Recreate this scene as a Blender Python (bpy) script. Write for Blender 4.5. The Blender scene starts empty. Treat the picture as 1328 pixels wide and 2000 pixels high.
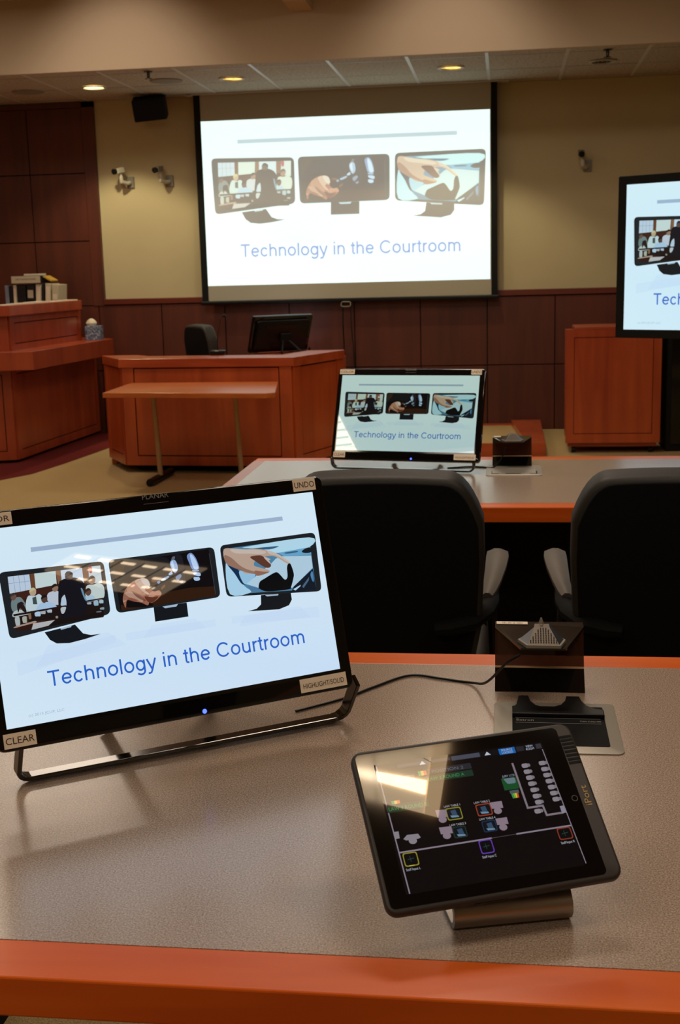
import bpy, bmesh, math, random
from mathutils import Vector, Matrix
random.seed(4)
# ------------------------------------------------------------------ scene, camera, light
SC = bpy.context.scene
SC.view_settings.view_transform = 'Standard'
SC.view_settings.look = 'None'
SC.view_settings.exposure = 0.0
SC.view_settings.gamma = 1.0
SC.view_settings.use_curve_mapping = False
R = math.radians
PSI, PIT, ROL = R(7.8), R(11.15), R(1.52)
CAM = Vector((0, 0, 1.5))
fw = Vector((-math.sin(PSI)*math.cos(PIT), math.cos(PSI)*math.cos(PIT), -math.sin(PIT)))
rt = Vector((math.cos(PSI), math.sin(PSI), 0))
up = rt.cross(fw)
RR = math.cos(ROL)*rt - math.sin(ROL)*up
UU = math.cos(ROL)*up + math.sin(ROL)*rt
cd = bpy.data.cameras.new('camera')
cam = bpy.data.objects.new('camera', cd)
SC.collection.objects.link(cam)
m = Matrix.Identity(4)
for i in range(3):
    m[i][0] = RR[i]; m[i][1] = UU[i]; m[i][2] = -fw[i]; m[i][3] = CAM[i]
cam.matrix_world = m
cd.sensor_fit = 'VERTICAL'; cd.sensor_height = 36; cd.lens = 43.65
cd.clip_start = .02
cd.dof.use_dof = True; cd.dof.focus_distance = 2.0; cd.dof.aperture_fstop = 14
SC.camera = cam
w = bpy.data.worlds.new('world'); SC.world = w; w.use_nodes = True
w.node_tree.nodes['Background'].inputs[0].default_value = (1, .8, .6, 1)
w.node_tree.nodes['Background'].inputs[1].default_value = 0.0

def lamp(name, kind, loc, energy, col, target=None, size=.1, spot=100, blend=.3, sy=None):
    l = bpy.data.lights.new(name, kind); l.energy = energy; l.color = col
    if kind == 'AREA':
        l.shape = 'RECTANGLE'; l.size = size; l.size_y = sy or size
    elif kind == 'SPOT':
        l.spot_size = R(spot); l.spot_blend = blend; l.shadow_soft_size = size
    else: l.shadow_soft_size = size
    o = bpy.data.objects.new(name, l); SC.collection.objects.link(o); o.location = loc
    if target is not None:
        o.rotation_euler = (Vector(target)-Vector(loc)).to_track_quat('-Z', 'Y').to_euler()
    return o
WARM = (1.0, .85, .70)
UPZ = 3.58     # upper ceiling
LOZ = 3.043    # lowered tile ceiling by the back wall
# light of the ceiling troffers over the well and behind the viewer
TROFFERS = [(-3.0, 5.6, 20), (-.35, 3.9, 34), (-3.3, 8.2, 24), (.0, 7.8, 24), (-1.9, .4, 14), (1.4, 1.6, 16), (-.9, -1.4, 26)]
for (x, y, e) in TROFFERS:
    lamp('troffer_light', 'AREA', (x, y, UPZ-.05), e, WARM, (x, y, 0), 1.15, sy=.5)
# can lights in the lowered ceiling
CANS = [(-3.45, 10.6, 105, 1), (-2.235, 10.48, 24, .55), (-.444, 10.44, 84, .8), (.75, 10.49, 0, 0)]
for (x, y, e, s) in CANS:
    if e: lamp('can_light', 'SPOT', (x, y, LOZ-.005), e, (1, .86, .54), (x, y, 0), .05, 112, .35)
for (x, y) in ((-2.9, 8.8), (-.4, 8.8)):
    lamp('wall_wash_light', 'SPOT', (x, y, UPZ-.02), 24, (1, .84, .70), (x, 9.75, 2.9), .06, 95, .8)
# ------------------------------------------------------------------ materials
def lin(c):
    return tuple(((v/255)/12.92 if v/255 <= .04045 else ((v/255+.055)/1.055)**2.4) for v in c)
def mat(name, col, rough=.6, metal=0, spec=.5, bump=None, mott=None, coat=0, emit=None, es=1, trans=0, alpha=1):
    """col is an sRGB 0-255 colour. bump=(scale,strength), mott=(scale,amount)"""
    mm = bpy.data.materials.new(name); mm.use_nodes = True
    nt = mm.node_tree; b = nt.nodes['Principled BSDF']
    c = lin(col)+(1,)
    b.inputs['Base Color'].default_value = c; b.inputs['Roughness'].default_value = rough
    b.inputs['Metallic'].default_value = metal; b.inputs['Specular IOR Level'].default_value = spec
    b.inputs['Coat Weight'].default_value = coat
    b.inputs['Transmission Weight'].default_value = trans
    b.inputs['Alpha'].default_value = alpha
    if emit is not None:
        b.inputs['Emission Color'].default_value = lin(emit)+(1,); b.inputs['Emission Strength'].default_value = es
    tc = nt.nodes.new('ShaderNodeTexCoord')
    if mott:
        n = nt.nodes.new('ShaderNodeTexNoise'); n.inputs['Scale'].default_value = mott[0]; n.inputs['Detail'].default_value = 4
        nt.links.new(tc.outputs['Object'], n.inputs['Vector'])
        r = nt.nodes.new('ShaderNodeMapRange'); r.inputs[1].default_value = .3; r.inputs[2].default_value = .7
        r.inputs[3].default_value = 1-mott[1]; r.inputs[4].default_value = 1+mott[1]
        nt.links.new(n.outputs['Fac'], r.inputs[0])
        v = nt.nodes.new('ShaderNodeVectorMath'); v.operation = 'SCALE'; v.inputs[0].default_value = c[:3]
        nt.links.new(r.outputs[0], v.inputs['Scale']); nt.links.new(v.outputs[0], b.inputs['Base Color'])
    if bump:
        n = nt.nodes.new('ShaderNodeTexNoise'); n.inputs['Scale'].default_value = bump[0]; n.inputs['Detail'].default_value = 5
        nt.links.new(tc.outputs['Object'], n.inputs['Vector'])
        bp = nt.nodes.new('ShaderNodeBump'); bp.inputs['Strength'].default_value = bump[1]; bp.inputs['Distance'].default_value = .002
        nt.links.new(n.outputs['Fac'], bp.inputs['Height']); nt.links.new(bp.outputs[0], b.inputs['Normal'])
    return mm
def wood(name, a, b_, rough=.35, axis=2, scale=1.0, coat=.2):
    mm = bpy.data.materials.new(name); mm.use_nodes = True
    nt = mm.node_tree; b = nt.nodes['Principled BSDF']
    tc = nt.nodes.new('ShaderNodeTexCoord'); mp = nt.nodes.new('ShaderNodeMapping')
    s = [14*scale]*3; s[axis] = 1.1*scale
    mp.inputs['Scale'].default_value = s
    nt.links.new(tc.outputs['Object'], mp.inputs[0])
    n = nt.nodes.new('ShaderNodeTexNoise'); n.inputs['Scale'].default_value = 1; n.inputs['Detail'].default_value = 6; n.inputs['Distortion'].default_value = .6
    nt.links.new(mp.outputs[0], n.inputs['Vector'])
    n2 = nt.nodes.new('ShaderNodeTexNoise'); n2.inputs['Scale'].default_value = 1.3; n2.inputs['Detail'].default_value = 2
    nt.links.new(tc.outputs['Object'], n2.inputs['Vector'])
    ad = nt.nodes.new('ShaderNodeMath'); ad.operation = 'MULTIPLY_ADD'; ad.inputs[1].default_value = .55
    ad2 = nt.nodes.new('ShaderNodeMath'); ad2.operation = 'MULTIPLY'; ad2.inputs[1].default_value = .45
    nt.links.new(n2.outputs['Fac'], ad2.inputs[0])
    nt.links.new(n.outputs['Fac'], ad.inputs[0]); nt.links.new(ad2.outputs[0], ad.inputs[2])
    cr = nt.nodes.new('ShaderNodeValToRGB')
    cr.color_ramp.elements[0].position = .36; cr.color_ramp.elements[0].color = lin(a)+(1,)
    cr.color_ramp.elements[1].position = .64; cr.color_ramp.elements[1].color = lin(b_)+(1,)
    nt.links.new(ad.outputs[0], cr.inputs[0]); nt.links.new(cr.outputs[0], b.inputs['Base Color'])
    b.inputs['Roughness'].default_value = rough; b.inputs['Coat Weight'].default_value = coat; b.inputs['Coat Roughness'].default_value = .25
    return mm
def speckle(name, cols, scale, rough=.5, bump=0, spec=.5):
    """several colours mixed in fine grains (laminate, carpet)"""
    mm = bpy.data.materials.new(name); mm.use_nodes = True
    nt = mm.node_tree; b = nt.nodes['Principled BSDF']
    tc = nt.nodes.new('ShaderNodeTexCoord')
    n = nt.nodes.new('ShaderNodeTexNoise'); n.inputs['Scale'].default_value = scale; n.inputs['Detail'].default_value = 3; n.inputs['Roughness'].default_value = .7
    nt.links.new(tc.outputs['Object'], n.inputs['Vector'])
    cr = nt.nodes.new('ShaderNodeValToRGB'); e = cr.color_ramp.elements
    for i, c in enumerate(cols):
        p = .34+.32*i/(len(cols)-1)
        if i == 0: el = e[0]; el.position = p
        elif i == len(cols)-1: el = e[-1]; el.position = p
        else: el = e.new(p)
        el.color = lin(c)+(1,)
    nt.links.new(n.outputs['Fac'], cr.inputs[0]); nt.links.new(cr.outputs[0], b.inputs['Base Color'])
    b.inputs['Roughness'].default_value = rough; b.inputs['Specular IOR Level'].default_value = spec
    if bump:
        bp = nt.nodes.new('ShaderNodeBump'); bp.inputs['Strength'].default_value = bump; bp.inputs['Distance'].default_value = .004
        nt.links.new(n.outputs['Fac'], bp.inputs['Height']); nt.links.new(bp.outputs[0], b.inputs['Normal'])
    return mm
def screen_mat(name, gain, lift, strength=1, gloss=.012, base=(6, 6, 8), spec=.5):
    mm = bpy.data.materials.new(name); mm.use_nodes = True
    nt = mm.node_tree; b = nt.nodes['Principled BSDF']
    at = nt.nodes.new('ShaderNodeAttribute'); at.attribute_name = 'Col'
    v = nt.nodes.new('ShaderNodeVectorMath'); v.operation = 'MULTIPLY_ADD'
    v.inputs[1].default_value = gain; v.inputs[2].default_value = lift
    nt.links.new(at.outputs['Color'], v.inputs[0]); nt.links.new(v.outputs[0], b.inputs['Emission Color'])
    b.inputs['Emission Strength'].default_value = strength
    nt.links.new(at.outputs['Alpha'], b.inputs['Alpha'])
    b.inputs['Base Color'].default_value = lin(base)+(1,); b.inputs['Roughness'].default_value = gloss
    b.inputs['Specular IOR Level'].default_value = spec
    return mm
M = {
 'wall': mat('painted_wall', (196, 183, 146), .85, bump=(180, .25), mott=(2, .03), spec=.2),
 'soffit': mat('painted_soffit', (190, 170, 144), .85, bump=(160, .2), spec=.2),
 'tile': speckle('ceiling_tile', [(150, 140, 122), (186, 176, 158), (196, 188, 170)], 45, .95, .4, .1),
 'tbar': mat('white_metal_grid', (205, 205, 198), .35, spec=.5),
 'panel': wood('dark_wall_panel', (74, 30, 17), (98, 42, 24), .5, 2, .8, .1),
 'panel_trim': wood('dark_panel_trim', (92, 34, 20), (112, 44, 26), .4, 0, .8, .2),
 'groove': mat('panel_groove', (14, 6, 5), .9),
 'cherry': wood('cherry_wood', (156, 60, 28), (196, 88, 42), .32, 2, .7, .3),
 'cherry_h': wood('cherry_wood_edge', (156, 60, 28), (196, 88, 42), .32, 0, .7, .3),
 'benchdark': wood('bench_wood', (146, 56, 28), (180, 78, 40), .34, 2, .7, .3),
 'edge': wood('table_edge_wood', (208, 88, 18), (238, 116, 32), .32, 0, 1.2, 0),
 'ttop': wood('side_table_wood', (176, 88, 34), (206, 112, 50), .35, 0, 1.5, .2),
 'lam': speckle('grey_laminate', [(122, 103, 90), (163, 142, 124), (198, 177, 158)], 420, .27, 0, .5),
 'carpet': speckle('beige_carpet', [(150, 124, 82), (188, 160, 112), (206, 180, 132)], 220, .98, .8, .1),
 'burg': speckle('burgundy_carpet', [(90, 30, 30), (124, 48, 44)], 220, .98, .8, .1),
 'speck': speckle('patterned_carpet', [(60, 66, 80), (132, 100, 70), (150, 110, 70), (110, 120, 130)], 130, .98, .8, .1),
 'black': mat('black_plastic', (11, 11, 12), .4, spec=.3),
 'gloss': mat('glossy_black_plastic', (9, 9, 10), .05, spec=.5),
 'matte': mat('matte_black', (14, 14, 14), .7, spec=.25),
 'leather': mat('black_leather', (38, 36, 33), .55, bump=(220, .25), spec=.4),
 'fabric': mat('black_chair_fabric', (13, 13, 14), .9, bump=(400, .3), spec=.15),
 'armpad': mat('black_armrest_rubber', (92, 84, 74), .5, spec=.4),
 'steel': mat('brushed_aluminium', (176, 166, 154), .32, metal=1, bump=(500, .05)),
 'chrome': mat('dark_chrome', (84, 82, 80), .14, metal=1),
 'plate': mat('nickel_plate', (178, 172, 160), .45, metal=.6),
 'sleeve': mat('grey_rubber_sleeve', (52, 48, 44), .5, spec=.4),
 'sticker': mat('paper_label', (242, 226, 202), .8),
 'ink': mat('dark_ink', (70, 50, 40), .8),
 'grey_ink': mat('grey_print', (130, 130, 130), .5),
 'gold': mat('gold_print', (196, 160, 90), .5),
 'screenfab': mat('projection_fabric', (176, 170, 152), .9, spec=.1),
 'white_pl': mat('white_plastic', (190, 186, 170), .5),
 'grey_pl': mat('grey_plastic', (128, 122, 110), .5),
 'paper': mat('white_paper', (226, 214, 190), .85),
 'leg': mat('painted_steel_leg', (176, 142, 104), .4, metal=.3),
 'smoke': mat('smoked_acrylic', (64, 36, 24), .06, trans=.0, alpha=.82),
 'smoke2': mat('dark_acrylic', (14, 11, 9), .08, alpha=.97),
 'mesh': mat('mic_grille_mesh', (104, 92, 80), .5, metal=.4),
 'micblue': mat('mic_side_metal', (66, 72, 80), .3, metal=.6),
 'led': mat('blue_indicator', (20, 40, 200), .3, emit=(50, 70, 255), es=6),
 'lampon': mat('lamp_glow', (255, 240, 200), .4, emit=(255, 226, 160), es=6),
 'lampdim': mat('dim_lamp_glow', (255, 220, 150), .4, emit=(255, 214, 130), es=1.6),
 'lampoff': mat('reflector_metal', (170, 165, 150), .15, metal=1),
 'diffuser': mat('troffer_diffuser', (255, 240, 215), .5, emit=(255, 226, 190), es=5),
 'tube': mat('fluorescent_tube', (255, 245, 225), .5, emit=(255, 232, 195), es=38),
 'coffer': mat('lit_coffer_panel', (240, 220, 190), .8, emit=(236, 205, 165), es=11),
 'yellow': mat('yellow_paper', (200, 160, 60), .8),
 'tissue_box': speckle('blue_patterned_card', [(30, 40, 66), (96, 112, 140), (190, 200, 210)], 60, .7),
 'binder': mat('black_binder', (16, 18, 24), .5),
 'binder_w': mat('white_binder', (196, 186, 160), .6),
 'binder_b': mat('pale_blue_binder', (130, 140, 158), .6),
}
b_ = M['lam'].node_tree.nodes['Principled BSDF']; b_.inputs['Coat Weight'].default_value = .45; b_.inputs['Coat Roughness'].default_value = .2
M['edge'].node_tree.nodes['Principled BSDF'].inputs['Specular IOR Level'].default_value = .3
# ------------------------------------------------------------------ mesh helpers
class MB:
    def __init__(s): s.v = []; s.f = []; s.mi = []
    def add(s, vs, fs, mi=0):
        o = len(s.v); s.v += [Vector(p) for p in vs]
        for f in fs: s.f.append([i+o for i in f]); s.mi.append(mi)
        return s
    def box(s, a, b, mi=0, bev=0):
        a = Vector(a); b = Vector(b)
        lo = Vector((min(a.x, b.x), min(a.y, b.y), min(a.z, b.z))); hi = Vector((max(a.x, b.x), max(a.y, b.y), max(a.z, b.z)))
        if bev:
            bm = bmesh.new(); bmesh.ops.create_cube(bm, size=1)
            for v in bm.verts:
                v.co = Vector((lo[i]+(v.co[i]+.5)*(hi[i]-lo[i]) for i in range(3)))
            bmesh.ops.bevel(bm, geom=bm.edges[:], offset=min(bev, min(hi-lo)*.45), segments=2, affect='EDGES', profile=.5)
            s.frombm(bm, mi); return s
        p = [(x, y, z) for x in (lo.x, hi.x) for y in (lo.y, hi.y) for z in (lo.z, hi.z)]
        return s.add(p, [(0, 1, 3, 2), (4, 6, 7, 5), (0, 4, 5, 1), (2, 3, 7, 6), (0, 2, 6, 4), (1, 5, 7, 3)], mi)
    def frombm(s, bm, mi=0):
        bm.verts.index_update()
        s.add([v.co.copy() for v in bm.verts], [[v.index for v in f.verts] for f in bm.faces], mi); bm.free()
    def prism(s, pts, z0, z1, mi=0, bev=0, seg=2):
        """polygon in xy, extruded in z (rim bevel optional)"""
        bm = bmesh.new()
        vs = [bm.verts.new((p[0], p[1], z0)) for p in pts]
        f = bm.faces.new(vs)
        r = bmesh.ops.extrude_face_region(bm, geom=[f])
        for v in [g for g in r['geom'] if isinstance(g, bmesh.types.BMVert)]: v.co.z = z1
        bmesh.ops.recalc_face_normals(bm, faces=bm.faces[:])
        if bev:
            es = [e for e in bm.edges if abs(e.verts[0].co.z-e.verts[1].co.z) < 1e-7]
            bmesh.ops.bevel(bm, geom=es, offset=bev, segments=seg, affect='EDGES', profile=.5)
        s.frombm(bm, mi); return s
    def tube(s, pts, r, n=10, mi=0, caps=True, closed=False, sx=1, sy=1):
        pts = [Vector(p) for p in pts]; N = len(pts); rs = r if isinstance(r, (list, tuple)) else [r]*N
        rings = []; ref = None
        for i, p in enumerate(pts):
            a = pts[(i-1) % N] if (closed or i > 0) else p; b = pts[(i+1) % N] if (closed or i < N-1) else p
            t = (b-a).normalized()
            if ref is None:
                ref = Vector((0, 0, 1)) if abs(t.z) < .9 else Vector((1, 0, 0))
            u = (ref-t*ref.dot(t)).normalized(); ref = u; w_ = t.cross(u)
            rings.append([p+(u*math.cos(2*math.pi*k/n)*sx+w_*math.sin(2*math.pi*k/n)*sy)*rs[i] for k in range(n)])
        vs = [v for q in rings for v in q]; fs = []
        for i in range(N if closed else N-1):
            j = (i+1) % N
            for k in range(n): fs.append((i*n+k, i*n+(k+1) % n, j*n+(k+1) % n, j*n+k))
        if caps and not closed: fs += [tuple(range(n))[::-1], tuple((N-1)*n+k for k in range(n))]
        return s.add(vs, fs, mi)
    def lathe(s, prof, c=(0, 0, 0), n=24, mi=0):
        vs = []; fs = []; c = Vector(c)
        for (r, z) in prof:
            for k in range(n):
                a = 2*math.pi*k/n; vs.append(c+Vector((r*math.cos(a), r*math.sin(a), z)))
        for i in range(len(prof)-1):
            for k in range(n): fs.append((i*n+k, i*n+(k+1) % n, (i+1)*n+(k+1) % n, (i+1)*n+k))
        fs += [tuple(range(n))[::-1], tuple((len(prof)-1)*n+k for k in range(n))]
        return s.add(vs, fs, mi)
    def xf(s, mtx):
        s.v = [mtx @ v for v in s.v]; return s
    def build(s, name, mats, parent=None, smooth=False, bev=0):
        me = bpy.data.meshes.new(name); me.from_pydata([tuple(v) for v in s.v], [], s.f)
        mats = mats if isinstance(mats, (list, tuple)) else [mats]
        for q in mats: me.materials.append(q)
        me.polygons.foreach_set('material_index', s.mi)
        bm = bmesh.new(); bm.from_mesh(me)
        bmesh.ops.recalc_face_normals(bm, faces=bm.faces[:]); bm.to_mesh(me); bm.free()
        if smooth:
            me.polygons.foreach_set('use_smooth', [True]*len(me.polygons)); me.set_sharp_from_angle(angle=R(38))
        o = bpy.data.objects.new(name, me); SC.collection.objects.link(o)
        if parent: o.parent = parent
        if bev:
            b = o.modifiers.new('bevel', 'BEVEL'); b.width = bev; b.segments = 2; b.limit_method = 'ANGLE'
        return o
def tag(o, label=None, cat=None, group=None, kind=None):
    if label: o['label'] = label
    if cat: o['category'] = cat
    if group: o['group'] = group
    if kind: o['kind'] = kind
    return o
def thing(name, label, cat, loc, rz=0, group=None):
    o = bpy.data.objects.new(name, None); SC.collection.objects.link(o); o.empty_display_size = .05
    o.location = loc; o.rotation_euler = (0, 0, rz)
    return tag(o, label, cat, group)
def struct(name, mb, m_, **k):
    return tag(mb.build(name, m_, **k), kind='structure')
def rrect(x0, y0, x1, y1, r, n=6):
    p = []
    for cx, cy, a in ((x1-r, y1-r, 0), (x0+r, y1-r, 90), (x0+r, y0+r, 180), (x1-r, y0+r, 270)):
        for k in range(n+1):
            t = R(a+90*k/n); p.append((cx+r*math.cos(t), cy+r*math.sin(t)))
    return p
def spline(pts, n=6, closed=True):
    N = len(pts); out = []
    for i in range(N if closed else N-1):
        g = (lambda k: pts[k % N]) if closed else (lambda k: pts[max(0, min(N-1, k))])
        p0, p1, p2, p3 = [Vector(g(i+d)) for d in (-1, 0, 1, 2)]
        for k in range(n):
            t = k/n
            out.append(tuple(.5*((2*p1)+(p2-p0)*t+(2*p0-5*p1+4*p2-p3)*t*t+(3*p1-p0-3*p2+p3)*t**3)))
    if not closed: out.append(tuple(pts[-1]))
    return out
def text_geo(txt, width=None, height=None, align='CENTER'):
    """letters as flat faces, sized to the given width / cap height, origin at the middle (or left) of the word"""
    cu = bpy.data.curves.new('t', 'FONT'); cu.body = txt; cu.resolution_u = 3
    o = bpy.data.objects.new('t', cu); SC.collection.objects.link(o)
    dg = bpy.context.evaluated_depsgraph_get(); me = bpy.data.meshes.new_from_object(o.evaluated_get(dg))
    vs = [v.co.copy() for v in me.vertices]; fs = [tuple(p.vertices) for p in me.polygons]
    bpy.data.objects.remove(o); bpy.data.curves.remove(cu); bpy.data.meshes.remove(me)
    x0 = min(v.x for v in vs); x1 = max(v.x for v in vs)
    cap = .695
    sy = height/cap if height else width/(x1-x0)
    sx = width/(x1-x0) if width else sy
    ox = (x0+x1)/2 if align == 'CENTER' else x0
    return [Vector(((v.x-ox)*sx, v.y*sy, 0)) for v in vs], fs
def text_mesh(name, txt, mtx, m_, parent, width=None, height=None, align='CENTER'):
    vs, fs = text_geo(txt, width, height, align)
    b = MB().add(vs, fs); b.xf(mtx); return b.build(name, m_, parent)
def frame_m(o, X, Y, N):
    q = Matrix.Identity(4)
    for i in range(3): q[i][0] = X[i]; q[i][1] = Y[i]; q[i][2] = N[i]; q[i][3] = o[i]
    return q
def pose(yaw, tilt, roll, pos):
    r0 = Vector((math.cos(yaw), math.sin(yaw), 0)); back = Vector((-math.sin(yaw), math.cos(yaw), 0))
    u0 = math.cos(tilt)*Vector((0, 0, 1))+math.sin(tilt)*back
    X = math.cos(roll)*r0+math.sin(roll)*u0; Y = -math.sin(roll)*r0+math.cos(roll)*u0
    return frame_m(Vector(pos), X, Y, X.cross(Y))
def copy_tree(o, parent=None):
    c = o.copy(); SC.collection.objects.link(c)
    if parent: c.parent = parent
    for ch in [q for q in bpy.data.objects if q.parent == o]: copy_tree(ch, c)
    return c
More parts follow.
